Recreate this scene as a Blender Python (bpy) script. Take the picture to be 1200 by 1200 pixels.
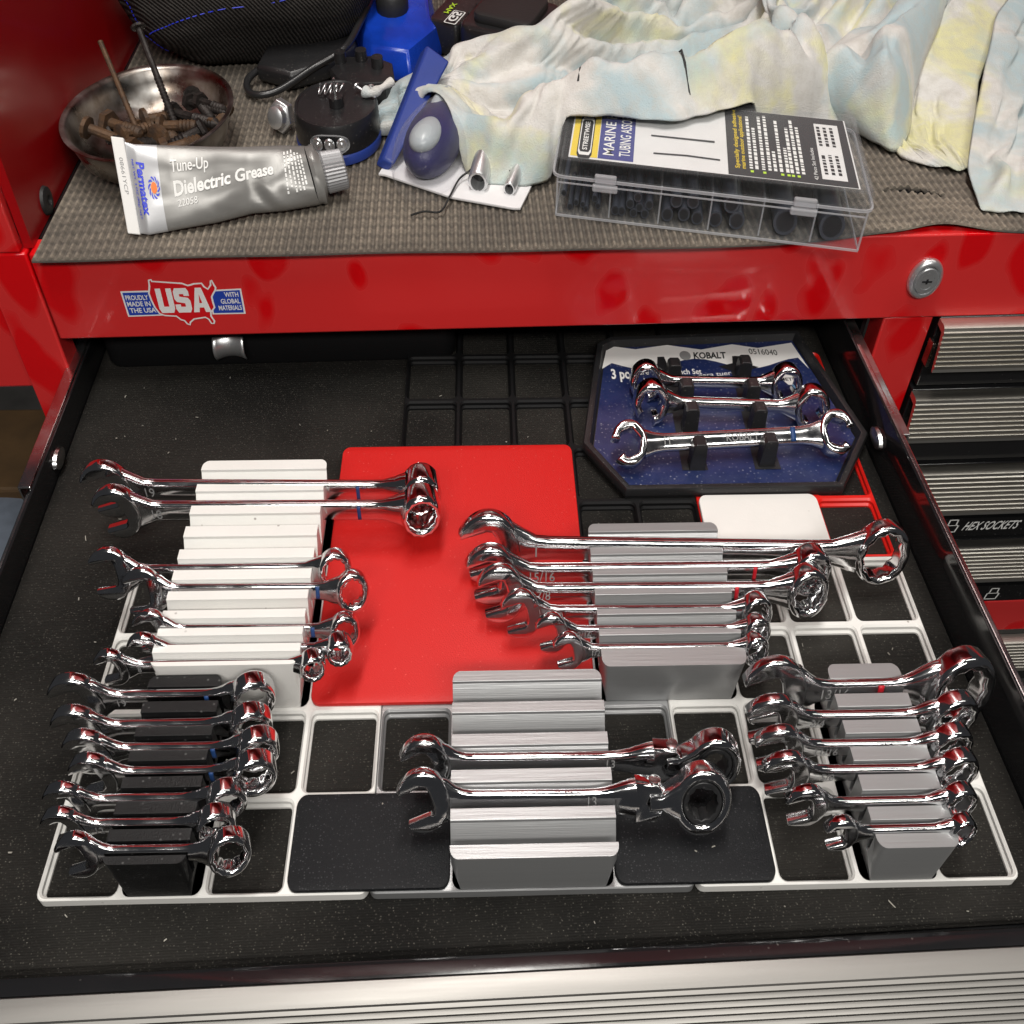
import bpy, bmesh, math, random
import numpy as np
from mathutils import Vector, noise
from mathutils.geometry import tessellate_polygon
random.seed(7)
for o in list(bpy.data.objects): bpy.data.objects.remove(o)
sc = bpy.context.scene; C = sc.collection
S = 0.001                      # everything below is written in millimetres
R = math.radians
# ------------------------------------------------------------------ camera
cam = bpy.data.cameras.new('camera'); co = bpy.data.objects.new('camera', cam); C.objects.link(co)
co.location = (0.17396, -0.17110, 0.38263); co.rotation_euler = (0.773263, -0.006623, -0.025999)
cam.lens = 36.21; cam.sensor_width = 36; cam.clip_start = 0.01; cam.clip_end = 50
sc.camera = co
# ------------------------------------------------------------------ light: shop tubes overhead
w = bpy.data.worlds.new('World'); sc.world = w; w.use_nodes = True
w.node_tree.nodes['Background'].inputs[0].default_value = (0.55, 0.56, 0.60, 1)
w.node_tree.nodes['Background'].inputs[1].default_value = 0.05
def lamp(name, loc, aim, sx, sy, power, col=(1, .965, .91), roll=0):
    l = bpy.data.lights.new(name, 'AREA'); l.shape = 'RECTANGLE'; l.size = sx; l.size_y = sy; l.energy = power; l.color = col
    o = bpy.data.objects.new(name, l); C.objects.link(o); o.location = loc
    d = Vector(aim) - Vector(loc); o.rotation_euler = d.to_track_quat('-Z', 'Y').to_euler(); return o
lamp('shop_light', (0.10, 0.22, 1.75), (0.18, 0.2, 0), 1.25, 0.16, 22)
lamp('shop_light', (0.30, -1.05, 1.25), (0.2, 0.35, 0), 1.25, 0.2, 18)
lamp('shop_light', (1.15, 0.05, 1.65), (0.25, 0.25, 0), 0.16, 1.2, 3.5)
vs = sc.view_settings
vs.view_transform = 'Standard'; vs.look = 'None'; vs.exposure = 0.12; vs.gamma = 1; vs.use_curve_mapping = False
sc.cycles.max_bounces = 10; sc.cycles.transparent_max_bounces = 24
sc.cycles.use_denoising = True; sc.cycles.sample_clamp_indirect = 6

# ------------------------------------------------------------------ materials
MT = {}
def mat(name, col, rough=.5, metal=0, coat=0, spec=.5, bump=0, bscale=400, var=0, vscale=30, col2=None, rvar=0, rscale=25, stretch=None, sheen=0):
    m = bpy.data.materials.new(name); m.use_nodes = True; nt = m.node_tree; N = nt.nodes; Lk = nt.links
    b = N['Principled BSDF']; MT[name] = m
    b.inputs['Base Color'].default_value = (*col, 1); b.inputs['Roughness'].default_value = rough; b.inputs['Metallic'].default_value = metal
    b.inputs['Coat Weight'].default_value = coat; b.inputs['Coat Roughness'].default_value = .08; b.inputs['Specular IOR Level'].default_value = spec
    b.inputs['Sheen Weight'].default_value = sheen
    tc = N.new('ShaderNodeTexCoord'); mp = N.new('ShaderNodeMapping'); Lk.new(tc.outputs['Object'], mp.inputs[0])
    if stretch: mp.inputs['Scale'].default_value = stretch
    def nz(sc_, det=4, ro=.6):
        n = N.new('ShaderNodeTexNoise'); n.inputs['Scale'].default_value = sc_; n.inputs['Detail'].default_value = det; n.inputs['Roughness'].default_value = ro
        Lk.new(mp.outputs[0], n.inputs['Vector']); return n
    def ramp(src, a, bb, c0, c1):
        r = N.new('ShaderNodeValToRGB'); r.color_ramp.elements[0].position = a; r.color_ramp.elements[1].position = bb
        r.color_ramp.elements[0].color = (*c0, 1); r.color_ramp.elements[1].color = (*c1, 1); Lk.new(src, r.inputs[0]); return r
    if var:
        c2 = col2 or tuple(c * (1 - var) for c in col)
        r = ramp(nz(vscale).outputs[0], .38, .66, c2, col); Lk.new(r.outputs[0], b.inputs['Base Color'])
    if rvar:
        r = ramp(nz(rscale, 5).outputs[0], .35, .65, (max(rough - rvar, 0),) * 3, (min(rough + rvar, 1),) * 3); Lk.new(r.outputs[0], b.inputs['Roughness'])
    if bump:
        bp = N.new('ShaderNodeBump'); bp.inputs['Strength'].default_value = bump; bp.inputs['Distance'].default_value = .0006
        Lk.new(nz(bscale, 3).outputs[0], bp.inputs['Height']); Lk.new(bp.outputs[0], b.inputs['Normal'])
    m['_'] = 0
    return m
def nd(m, t, **kw):
    n = m.node_tree.nodes.new(t)
    for k, v in kw.items():
        if hasattr(n, k): setattr(n, k, v)
        else: n.inputs[k].default_value = v
    return n
def lk(m, a, b): m.node_tree.links.new(a, b)
def bsdf(m): return m.node_tree.nodes['Principled BSDF']
def mixc(m, fac, a, b):
    x = m.node_tree.nodes.new('ShaderNodeMix'); x.data_type = 'RGBA'
    for s, v in ((x.inputs[0], fac), (x.inputs[6], a), (x.inputs[7], b)):
        if hasattr(v, 'is_output'): lk(m, v, s)
        else: s.default_value = v if not isinstance(v, tuple) else (*v, 1)[:4]
    return x.outputs[2]
def rmp(m, src, pts):
    r = m.node_tree.nodes.new('ShaderNodeValToRGB'); e = r.color_ramp.elements
    e[0].position, e[0].color = pts[0][0], (*pts[0][1], 1); e[1].position, e[1].color = pts[1][0], (*pts[1][1], 1)
    for p, c in pts[2:]: q = e.new(p); q.color = (*c, 1)
    lk(m, src, r.inputs[0]); return r.outputs[0]
g3 = lambda v: (v, v, v)
mat('chrome', (.74, .74, .75), .12, 1, rvar=.06, rscale=90, bump=.03, bscale=500)
mat('satin_chrome', (.60, .60, .60), .27, 1, rvar=.1)
mat('steel', (.46, .45, .43), .34, 1, rvar=.12, rscale=40, var=.45, vscale=45, col2=(.20, .16, .13))
mat('zinc', (.72, .73, .74), .33, .85, rvar=.08)
mat('red_plain', (.36, .003, .005), .3, 0, coat=.1, var=.06, vscale=20)  # darker than the rail's red: the hutch side's shade is in the colour
mat('black_paint', (.012, .012, .013), .13, 0, spec=.5, rvar=.08, rscale=20, bump=.02)
mat('black_plastic', (.016, .016, .017), .38, 0, bump=.12, bscale=900, rvar=.1)
mat('black_print', (.006, .006, .0065), .42, 0, spec=.3, bump=.35, bscale=1500, rvar=.08, rscale=80)
mat('black_lid', (.008, .0085, .010), .5, 0, spec=.22, bump=.5, bscale=2200)
mat('white_print', (.80, .79, .76), .42, 0, bump=.12, bscale=600, var=.05, vscale=25)
mat('grey_print', (.36, .365, .37), .36, .5, bump=.16, bscale=700, stretch=(.04, 1, 4), var=.05, vscale=60)
mat('black_grid', (.006, .006, .0065), .6, 0, spec=.18, bump=.3, bscale=900)
mat('red_print', (.58, .010, .008), .48, 0, bump=.4, bscale=1700)
mat('red_grid', (.70, .015, .01), .38, 0)
mat('yellow', (.85, .62, .03), .5); mat('navy', (.035, .04, .23), .5); mat('paper_white', (.82, .81, .79), .5, var=.06)
mat('sticker_white', (.85, .85, .84), .35); mat('sticker_red', (.68, .01, .016), .3); mat('sticker_blue', (.02, .06, .42), .3)
mat('ink_black', (.012, .012, .014), .5); mat('ink_white', (.82, .82, .8), .5); mat('ink_blue', (.02, .04, .62), .4); mat('ink_orange', (.9, .18, .01), .4)
mat('ink_green', (.5, .75, .05), .5); mat('ink_cyan', (.02, .32, .65), .4); mat('ink_grey', (.25, .25, .25), .5); mat('mark_blue', (.012, .05, .17), .5); mat('mark_red', (.5, .01, .02), .4)
mat('blue_plastic', (.008, .055, .50), .22, 0, var=.35, vscale=30, rvar=.1, bump=.05, bscale=80)
mat('navy_plastic', (.016, .014, .10), .4, 0, bump=.4, bscale=700, var=.3, vscale=60)
mat('matte_blue', (.022, .05, .27), .42, 0, var=.15)
mat('grey_plastic', (.40, .44, .46), .3)
mat('rubber_black', (.018, .018, .018), .55, 0, bump=.3)
mat('cord', (.02, .02, .021), .3)
mat('tube_skin', (.235, .23, .22), .34, .25, var=.1, vscale=35, rvar=.06, bump=.05, bscale=60)
mat('tube_pale', (.46, .465, .48), .3, .2, var=.06)
mat('cap_grey', (.30, .30, .31), .4, .2)
mat('rust', (.06, .04, .028), .65, .35, bump=.8, bscale=500, var=.7, vscale=160, col2=(.115, .062, .03))
mat('rust_dark', (.045, .038, .035), .55, .5, bump=.7, bscale=500, var=.6, vscale=150)
mat('shrink', (.05, .055, .07), .35)
mat('card', (.78, .77, .78), .4, var=.05); mat('paper_dust', (.42, .40, .35), .8, var=.5, vscale=40)
mat('wood', (.10, .055, .02), .6, var=.5, vscale=12); mat('denim', (.16, .19, .24), .8, var=.3); mat('concrete', (.09, .085, .08), .8, var=.4, vscale=8)  # wood darkened in its colour for the shade under the side shelf

def add_dust(m, scale, amount, col, big=.2):
    b = bsdf(m); tc = nd(m, 'ShaderNodeTexCoord'); v = nd(m, 'ShaderNodeTexVoronoi', Scale=float(scale)); lk(m, tc.outputs['Object'], v.inputs['Vector'])
    n = nd(m, 'ShaderNodeTexNoise', Scale=18., Detail=4.); lk(m, tc.outputs['Object'], n.inputs['Vector'])
    s_ = nd(m, 'ShaderNodeSeparateColor'); lk(m, v.outputs['Color'], s_.inputs[0])
    a = nd(m, 'ShaderNodeMath', operation='MULTIPLY'); lk(m, rmp(m, v.outputs['Distance'], [(big * .5, g3(1)), (big, g3(0))]), a.inputs[0]); lk(m, rmp(m, s_.outputs[0], [(1 - amount, g3(0)), (1, g3(1))]), a.inputs[1])
    c = nd(m, 'ShaderNodeMath', operation='MULTIPLY'); lk(m, a.outputs[0], c.inputs[0]); lk(m, rmp(m, n.outputs[0], [(.35, g3(.3)), (.65, g3(1))]), c.inputs[1])
    ins = b.inputs['Base Color']; src = ins.links[0].from_socket if ins.is_linked else tuple(ins.default_value)[:3]
    lk(m, mixc(m, c.outputs[0], src, col), ins)
add_dust(MT['red_print'], 420, .5, (.75, .12, .10)); add_dust(MT['black_lid'], 900, .8, (.085, .085, .09), .32); add_dust(MT['black_print'], 420, .5, (.12, .12, .12), .25)
add_dust(MT['black_paint'], 300, .25, (.15, .14, .13), .15); add_dust(MT['white_print'], 160, .12, (.25, .22, .2), .12); add_dust(MT['black_plastic'], 420, .6, (.13, .12, .11), .25)
mat('card_blue', (.009, .018, .075), .32, var=.45, vscale=90, col2=(.02, .03, .10)); add_dust(MT['card_blue'], 480, .85, (.30, .31, .36), .3)
# red enamel with wiped, dusty patches (finger marks dull the gloss and leave a film of dust)
m = mat('red_paint', (.60, .004, .007), .12, 0, coat=.3)
tc = nd(m, 'ShaderNodeTexCoord'); mp = nd(m, 'ShaderNodeMapping'); lk(m, tc.outputs['Object'], mp.inputs[0]); mp.inputs['Scale'].default_value = (1, 1, .62)
wn = nd(m, 'ShaderNodeTexNoise', Scale=14., Detail=3.); lk(m, mp.outputs[0], wn.inputs['Vector'])
mv = nd(m, 'ShaderNodeVectorMath', operation='MULTIPLY_ADD'); lk(m, wn.outputs['Color'], mv.inputs[0]); mv.inputs[1].default_value = (.05, .05, .05); lk(m, mp.outputs[0], mv.inputs[2])
vo = nd(m, 'ShaderNodeTexVoronoi', feature='SMOOTH_F1', Scale=34., Smoothness=.12); lk(m, mv.outputs[0], vo.inputs['Vector'])
n1 = nd(m, 'ShaderNodeTexNoise', Scale=9., Detail=2.); lk(m, mp.outputs[0], n1.inputs['Vector'])
ad = nd(m, 'ShaderNodeMath', operation='MULTIPLY_ADD'); lk(m, n1.outputs[0], ad.inputs[0]); ad.inputs[1].default_value = 1.1; lk(m, vo.outputs['Distance'], ad.inputs[2])
film = rmp(m, ad.outputs[0], [(.87, g3(0)), (.97, g3(1))])
lk(m, mixc(m, film, (.66, .003, .006), (.66, .028, .028)), bsdf(m).inputs['Base Color'])
lk(m, rmp(m, film, [(0, g3(.10)), (1, g3(.30))]), bsdf(m).inputs['Roughness'])

# foam drawer liner: pebbled black vinyl with pale dust specks
m = mat('liner', (.013, .012, .011), .6, 0, spec=.22)
tc = nd(m, 'ShaderNodeTexCoord')
v1 = nd(m, 'ShaderNodeTexVoronoi', Scale=850.); lk(m, tc.outputs['Object'], v1.inputs['Vector'])
n2 = nd(m, 'ShaderNodeTexNoise', Scale=1500., Detail=2.); lk(m, tc.outputs['Object'], n2.inputs['Vector'])
wl = nd(m, 'ShaderNodeTexWave', wave_type='BANDS', bands_direction='Y', Scale=150., Distortion=3.); wl.inputs['Detail Scale'].default_value = 40; lk(m, tc.outputs['Object'], wl.inputs['Vector'])
wm = nd(m, 'ShaderNodeMath', operation='MULTIPLY_ADD'); lk(m, wl.outputs[0], wm.inputs[0]); wm.inputs[1].default_value = .45; lk(m, n2.outputs[0], wm.inputs[2])
bp = nd(m, 'ShaderNodeBump', Strength=.85, Distance=.0007); lk(m, wm.outputs[0], bp.inputs['Height']); lk(m, bp.outputs[0], bsdf(m).inputs['Normal'])
v2 = nd(m, 'ShaderNodeTexVoronoi', Scale=640.); lk(m, tc.outputs['Object'], v2.inputs['Vector'])
n3 = nd(m, 'ShaderNodeTexNoise', Scale=9., Detail=4.); lk(m, tc.outputs['Object'], n3.inputs['Vector'])
sp = rmp(m, v2.outputs['Distance'], [(.10, g3(1)), (.20, g3(0))])
ms = nd(m, 'ShaderNodeSeparateColor'); lk(m, v2.outputs['Color'], ms.inputs[0])
pick = rmp(m, ms.outputs[0], [(.45, g3(0)), (1.0, g3(1))])
mu = nd(m, 'ShaderNodeMath', operation='MULTIPLY'); lk(m, sp, mu.inputs[0]); lk(m, pick, mu.inputs[1])
base = mixc(m, rmp(m, n3.outputs[0], [(.38, g3(0)), (.68, g3(1))]), (.0095, .009, .008), (.034, .031, .027))
fine = rmp(m, v1.outputs['Distance'], [(.16, g3(1)), (.34, g3(0))]); fs_ = nd(m, 'ShaderNodeSeparateColor'); lk(m, v1.outputs['Color'], fs_.inputs[0])
fm = nd(m, 'ShaderNodeMath', operation='MULTIPLY'); lk(m, fine, fm.inputs[0]); lk(m, rmp(m, fs_.outputs[1], [(.35, g3(0)), (1, g3(1))]), fm.inputs[1])
base = mixc(m, fm.outputs[0], base, (.085, .08, .068))
lk(m, mixc(m, mu.outputs[0], base, (.16, .15, .13)), bsdf(m).inputs['Base Color'])

# ribbed rubber bench mat, dusty brown, paler on the crests and darker in the grooves
m = mat('bench_mat', (.1, .09, .08), .85, 0)
tc = nd(m, 'ShaderNodeTexCoord'); sx = nd(m, 'ShaderNodeSeparateXYZ'); lk(m, tc.outputs['Object'], sx.inputs[0])
n4 = nd(m, 'ShaderNodeTexNoise', Scale=14., Detail=5.); lk(m, tc.outputs['Object'], n4.inputs['Vector'])
n5 = nd(m, 'ShaderNodeTexNoise', Scale=420., Detail=3.); lk(m, tc.outputs['Object'], n5.inputs['Vector'])
wv = nd(m, 'ShaderNodeTexWave', wave_type='BANDS', bands_direction='Y', Scale=34., Distortion=.8); lk(m, tc.outputs['Object'], wv.inputs['Vector'])
hz = rmp(m, sx.outputs[2], [(.0022, g3(0)), (.0032, g3(1))])
d1 = rmp(m, n4.outputs[0], [(.35, g3(.5)), (.62, g3(1))])
d2 = nd(m, 'ShaderNodeMath', operation='MULTIPLY'); lk(m, hz, d2.inputs[0]); lk(m, d1, d2.inputs[1])
d3 = nd(m, 'ShaderNodeMath', operation='MULTIPLY'); lk(m, d2.outputs[0], d3.inputs[0]); lk(m, rmp(m, wv.outputs[0], [(.10, g3(.62)), (.5, g3(1))]), d3.inputs[1])
d4 = nd(m, 'ShaderNodeMath', operation='MULTIPLY'); lk(m, d3.outputs[0], d4.inputs[0]); lk(m, rmp(m, n5.outputs[0], [(.3, g3(.5)), (.7, g3(1))]), d4.inputs[1])
lk(m, mixc(m, d4.outputs[0], (.040, .036, .033), (.36, .305, .24)), bsdf(m).inputs['Base Color'])
bp = nd(m, 'ShaderNodeBump', Strength=.5, Distance=.0008); lk(m, n5.outputs[0], bp.inputs['Height']); lk(m, bp.outputs[0], bsdf(m).inputs['Normal'])

# tie-dyed cotton jersey
def rag_mat(name, seed, wy, wb):
    m = mat(name, (.8, .78, .75), .9, 0, sheen=.25)
    tc = nd(m, 'ShaderNodeTexCoord'); mp = nd(m, 'ShaderNodeMapping'); mp.inputs['Location'].default_value = (seed, seed * .7, seed * .3); lk(m, tc.outputs['Object'], mp.inputs[0])
    a = nd(m, 'ShaderNodeTexNoise', Scale=17., Detail=4., Distortion=.8); lk(m, mp.outputs[0], a.inputs['Vector'])
    mp2 = nd(m, 'ShaderNodeMapping'); mp2.inputs['Location'].default_value = (seed + 5, 3, 1); lk(m, tc.outputs['Object'], mp2.inputs[0])
    b = nd(m, 'ShaderNodeTexNoise', Scale=15., Detail=5., Distortion=1.); lk(m, mp2.outputs[0], b.inputs['Vector'])
    c1 = mixc(m, rmp(m, a.outputs[0], [(wy, g3(0)), (wy + .14, g3(1))]), (.68, .66, .63), (.69, .66, .37))
    c2 = mixc(m, rmp(m, b.outputs[0], [(wb, g3(0)), (wb + .16, g3(.85))]), c1, (.38, .50, .54))
    mot = nd(m, 'ShaderNodeTexNoise', Scale=120., Detail=5., Roughness=.7); lk(m, tc.outputs['Object'], mot.inputs['Vector'])
    c2 = mixc(m, rmp(m, mot.outputs[0], [(.42, g3(0)), (.70, g3(.55))]), c2, (.50, .47, .42))
    lk(m, c2, bsdf(m).inputs['Base Color'])
    n = nd(m, 'ShaderNodeTexNoise', Scale=1300., Detail=2.); lk(m, tc.outputs['Object'], n.inputs['Vector'])
    n_ = nd(m, 'ShaderNodeTexNoise', Scale=70., Detail=5.); lk(m, tc.outputs['Object'], n_.inputs['Vector'])
    ad = nd(m, 'ShaderNodeMath', operation='MULTIPLY_ADD'); lk(m, n_.outputs[0], ad.inputs[0]); ad.inputs[1].default_value = 1.1; lk(m, n.outputs[0], ad.inputs[2])
    bp = nd(m, 'ShaderNodeBump', Strength=.55, Distance=.0009); lk(m, ad.outputs[0], bp.inputs['Height']); lk(m, bp.outputs[0], bsdf(m).inputs['Normal'])
rag_mat('rag_a', 1.3, .505, .455); rag_mat('rag_b', 4.1, .55, .42); rag_mat('rag_c', 8.2, .45, .53); rag_mat('rag_d', 2.7, .53, .42)

# woven bag cloth
m = mat('bag_cloth', (.025, .023, .022), .9, 0, spec=.2)
tc = nd(m, 'ShaderNodeTexCoord')
wa = nd(m, 'ShaderNodeTexWave', wave_type='BANDS', bands_direction='DIAGONAL', Scale=210., Distortion=.4); lk(m, tc.outputs['Object'], wa.inputs['Vector'])
wb_ = nd(m, 'ShaderNodeTexNoise', Scale=500., Detail=2.); lk(m, tc.outputs['Object'], wb_.inputs['Vector'])
ad = nd(m, 'ShaderNodeMath', operation='ADD'); lk(m, wa.outputs[0], ad.inputs[0]); lk(m, wb_.outputs[0], ad.inputs[1])
bp = nd(m, 'ShaderNodeBump', Strength=.8, Distance=.001); lk(m, ad.outputs[0], bp.inputs['Height']); lk(m, bp.outputs[0], bsdf(m).inputs['Normal'])
lk(m, mixc(m, rmp(m, ad.outputs[0], [(.7, g3(0)), (1.3, g3(1))]), (.008, .0075, .007), (.042, .038, .035)), bsdf(m).inputs['Base Color'])

# brushed, ribbed aluminium
m = mat('aluminium', (.30, .29, .275), .5, 1, rvar=.1, rscale=40, stretch=(.05, 1, 1), bump=.15, bscale=300)

mat('aluminium_pull', (.66, .63, .57), .42, 1, rvar=.1, rscale=40, stretch=(.05, 1, 1), bump=.15, bscale=300)
def clear(name, tint, fac, rough):
    m = bpy.data.materials.new(name); m.use_nodes = True; nt = m.node_tree; b = nt.nodes['Principled BSDF']; MT[name] = m
    b.inputs['Base Color'].default_value = (.74, .75, .77, 1); b.inputs['Roughness'].default_value = rough
    t = nt.nodes.new('ShaderNodeBsdfTransparent'); t.inputs[0].default_value = (*tint, 1)
    x = nt.nodes.new('ShaderNodeMixShader'); f = nt.nodes.new('ShaderNodeLayerWeight'); pw = nt.nodes.new('ShaderNodeMath'); pw.operation = 'POWER'; pw.inputs[1].default_value = 4; nt.links.new(f.outputs['Facing'], pw.inputs[0])
    a = nt.nodes.new('ShaderNodeMath'); a.operation = 'MULTIPLY_ADD'; a.inputs[1].default_value = .34; a.inputs[2].default_value = fac; nt.links.new(pw.outputs[0], a.inputs[0])
    nt.links.new(a.outputs[0], x.inputs[0]); nt.links.new(t.outputs[0], x.inputs[1]); nt.links.new(b.outputs[0], x.inputs[2])
    nt.links.new(x.outputs[0], nt.nodes['Material Output'].inputs[0])
clear('clear_plastic', (.975, .98, .985), .012, .14)
clear('clear_edge', (.9, .9, .92), .30, .2)  # paler, more opaque plastic, so edges look as if they catch light
clear('blister', (.96, .96, .97), .03, .06)
clear('lens', (.9, .9, .9), .25, .1)

# ------------------------------------------------------------------ geometry helpers
class B:
    def __init__(s): s.v = []; s.f = []
    def add(s, vs, fs):
        n = len(s.v); s.v += [tuple(p) for p in vs]; s.f += [tuple(i + n for i in f) for f in fs]; return s
    def box(s, x0, x1, y0, y1, z0, z1):
        return s.add([(x, y, z) for x in (x0, x1) for y in (y0, y1) for z in (z0, z1)],
                     [(0, 1, 3, 2), (4, 6, 7, 5), (0, 4, 5, 1), (2, 3, 7, 6), (0, 2, 6, 4), (1, 5, 7, 3)])
    def loft(s, rings, close=True, cap=True):
        n = len(rings[0]); vs = [p for r in rings for p in r]; fs = []
        for i in range(len(rings) - 1):
            for j in range(n if close else n - 1):
                k = (j + 1) % n; fs.append((i * n + j, i * n + k, (i + 1) * n + k, (i + 1) * n + j))
        if cap and close: fs.append(tuple(range(n))[::-1]); fs.append(tuple((len(rings) - 1) * n + j for j in range(n)))
        return s.add(vs, fs)
    def tube(s, path, r, n=8):
        P = [Vector(p) for p in path]; rings = []; up = Vector((0, 0, 1))
        for i, p in enumerate(P):
            t = (P[min(i + 1, len(P) - 1)] - P[max(i - 1, 0)]).normalized()
            a = t.cross(up)
            if a.length < .05: a = t.cross(Vector((1, 0, 0)))
            a.normalize(); b = t.cross(a); rr = r(i / (len(P) - 1)) if callable(r) else r
            rings.append([tuple(p + a * math.cos(q) * rr + b * math.sin(q) * rr) for q in [2 * math.pi * k / n for k in range(n)]])
        return s.loft(rings)
    def lathe(s, prof, c, n=32, kx=.75, axis=None):
        rings = [[(c[0] + r * kx * math.cos(2 * math.pi * k / n), c[1] + r * math.sin(2 * math.pi * k / n), c[2] + z) for k in range(n)] for r, z in prof]
        return s.loft(rings)
    def slab(s, outer, holes, T, r, fn):
        """flat plate of outline `outer` (ccw) with `holes`, thickness T, edge rounding r; fn maps (u, v, w) to space"""
        def inset(p, d):
            out = []; n = len(p)
            for i in range(n):
                a, b, c = Vector(p[i - 1]), Vector(p[i]), Vector(p[(i + 1) % n])
                e1 = (b - a); e2 = (c - b)
                if e1.length < 1e-6 or e2.length < 1e-6: out.append(tuple(b)); continue
                e1.normalize(); e2.normalize(); nn = Vector((-e1.y - e2.y, e1.x + e2.x))
                if nn.length < 1e-4: nn = Vector((-e1.y, e1.x))
                nn.normalize(); out.append(tuple(b + nn * d))
            return out
        loops = [outer] + [h[::-1] for h in holes]
        levels = [(r, -T / 2), (.35 * r, -T / 2 + .25 * r), (0, -T / 2 + r), (0, T / 2 - r), (.35 * r, T / 2 - .25 * r), (r, T / 2)]
        for lp in loops:
            s.loft([[fn(q[0], q[1], wz) for q in inset(lp, d)] for d, wz in levels], cap=False)
        cap = [inset(lp, r) for lp in loops]; flat = [q for lp in cap for q in lp]
        tri = tessellate_polygon([[Vector((q[0], q[1], 0)) for q in lp] for lp in cap])
        s.add([fn(q[0], q[1], T / 2) for q in flat], [t for t in tri]); s.add([fn(q[0], q[1], -T / 2) for q in flat], [t[::-1] for t in tri])
        return s
    def prism(s, poly, z0, z1):
        n = len(poly); 
        return s.add([(x, y, z0) for x, y in poly] + [(x, y, z1) for x, y in poly],
                     [tuple(range(n))[::-1], tuple(range(n, 2 * n))] + [(i, (i + 1) % n, n + (i + 1) % n, n + i) for i in range(n)])
    def build(s, name, m, parent=None, smooth=None, bevel=0, seg=2, kind=None, solid=0, sub=0, wn=0):
        o0 = Vector(parent['_o']) if parent is not None and '_o' in parent else Vector((0, 0, 0))
        me = bpy.data.meshes.new(name); me.from_pydata([tuple((Vector(p) - o0) * S) for p in s.v], [], s.f); me.update()
        bm = bmesh.new(); bm.from_mesh(me); bmesh.ops.remove_doubles(bm, verts=bm.verts, dist=1e-6); bmesh.ops.recalc_face_normals(bm, faces=bm.faces); bm.to_mesh(me); bm.free()
        me.materials.append(MT[m])
        if smooth: me.shade_smooth(); me.set_sharp_from_angle(angle=R(smooth))
        o = bpy.data.objects.new(name, me); C.objects.link(o)
        if parent is not None: o.parent = parent; o['_o'] = tuple(o0)
        if solid: q = o.modifiers.new('thick', 'SOLIDIFY'); q.thickness = solid * S; q.offset = -1
        if sub: q = o.modifiers.new('sub', 'SUBSURF'); q.levels = sub; q.render_levels = sub
        if bevel: q = o.modifiers.new('round', 'BEVEL'); q.width = bevel * S; q.segments = seg; q.limit_method = 'ANGLE'; q.angle_limit = R(40)
        if wn: q = o.modifiers.new('wn', 'WEIGHTED_NORMAL'); q.keep_sharp = True; q.weight = 80
        if kind: o['kind'] = kind
        return o
def bx(*a): return B().box(*a)
def tag(o, label, cat, group=None):
    o['label'] = label; o['category'] = cat
    if group: o['group'] = group
    return o
CABROT = R(1.5)
def thing(name, label, cat, base, group=None, cabframe=False):
    """Empty at the base of a thing; parts are written in the same mm coordinates (cabinet frame if cabframe)"""
    o = bpy.data.objects.new(name, None); C.objects.link(o); o.empty_display_size = .02
    x, y, z = base
    if cabframe:
        c, s_ = math.cos(CABROT), math.sin(CABROT); o.location = ((x * c - y * s_) * S, (x * s_ + y * c) * S, z * S); o.rotation_euler = (0, 0, CABROT)
    else: o.location = (x * S, y * S, z * S)
    o['_o'] = (x, y, z); return tag(o, label, cat, group)
def single(bld, name, m, label, cat, base, group=None, kind=None, cabframe=False, **kw):
    """a thing that is one mesh"""
    h = {'_o': base}
    class H(dict): pass
    for i in range(len(bld.v)): bld.v[i] = tuple(Vector(bld.v[i]) - Vector(base))
    o = bld.build(name, m, None, **kw)
    x, y, z = base
    if cabframe:
        c, s_ = math.cos(CABROT), math.sin(CABROT); o.location = ((x * c - y * s_) * S, (x * s_ + y * c) * S, z * S); o.rotation_euler = (0, 0, CABROT)
    else: o.location = (x * S, y * S, z * S)
    o['_o'] = tuple(base)
    if kind: o['kind'] = kind
    if label: tag(o, label, cat, group)
    return o
def struct(bld, name, m, **kw):
    o = bld.build(name, m, None, **kw); o['kind'] = 'structure'; return o
def rrect(x0, x1, y0, y1, r, n=5, kx=1):
    p = []
    for cx, cy, a in ((x1 - r * kx, y1 - r, 0), (x0 + r * kx, y1 - r, 90), (x0 + r * kx, y0 + r, 180), (x1 - r * kx, y0 + r, 270)):
        for k in range(n + 1): t = R(a + 90 * k / n); p.append((cx + r * kx * math.cos(t), cy + r * math.sin(t)))
    return p
def circ(cx, cy, rx, ry, n=24, a0=0): return [(cx + rx * math.cos(a0 + 2 * math.pi * k / n), cy + ry * math.sin(a0 + 2 * math.pi * k / n)) for k in range(n)]
_tc = {}
def text2d(t, bold=0, shear=0):
    """outline lettering as 2-D triangles, cap height about 0.7, from Blender's own font"""
    k = (t, bold, shear)
    if k not in _tc:
        cu = bpy.data.curves.new('t', 'FONT'); cu.body = t; cu.offset = bold; cu.resolution_u = 3; cu.shear = shear
        o = bpy.data.objects.new('t', cu); C.objects.link(o); bpy.context.view_layer.update()
        me = o.evaluated_get(bpy.context.evaluated_depsgraph_get()).to_mesh()
        vs_ = [(v.co.x, v.co.y) for v in me.vertices]; fs = [tuple(p.vertices) for p in me.polygons]
        bpy.data.objects.remove(o); bpy.data.curves.remove(cu)
        _tc[k] = (vs_, fs)
    return _tc[k]
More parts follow.
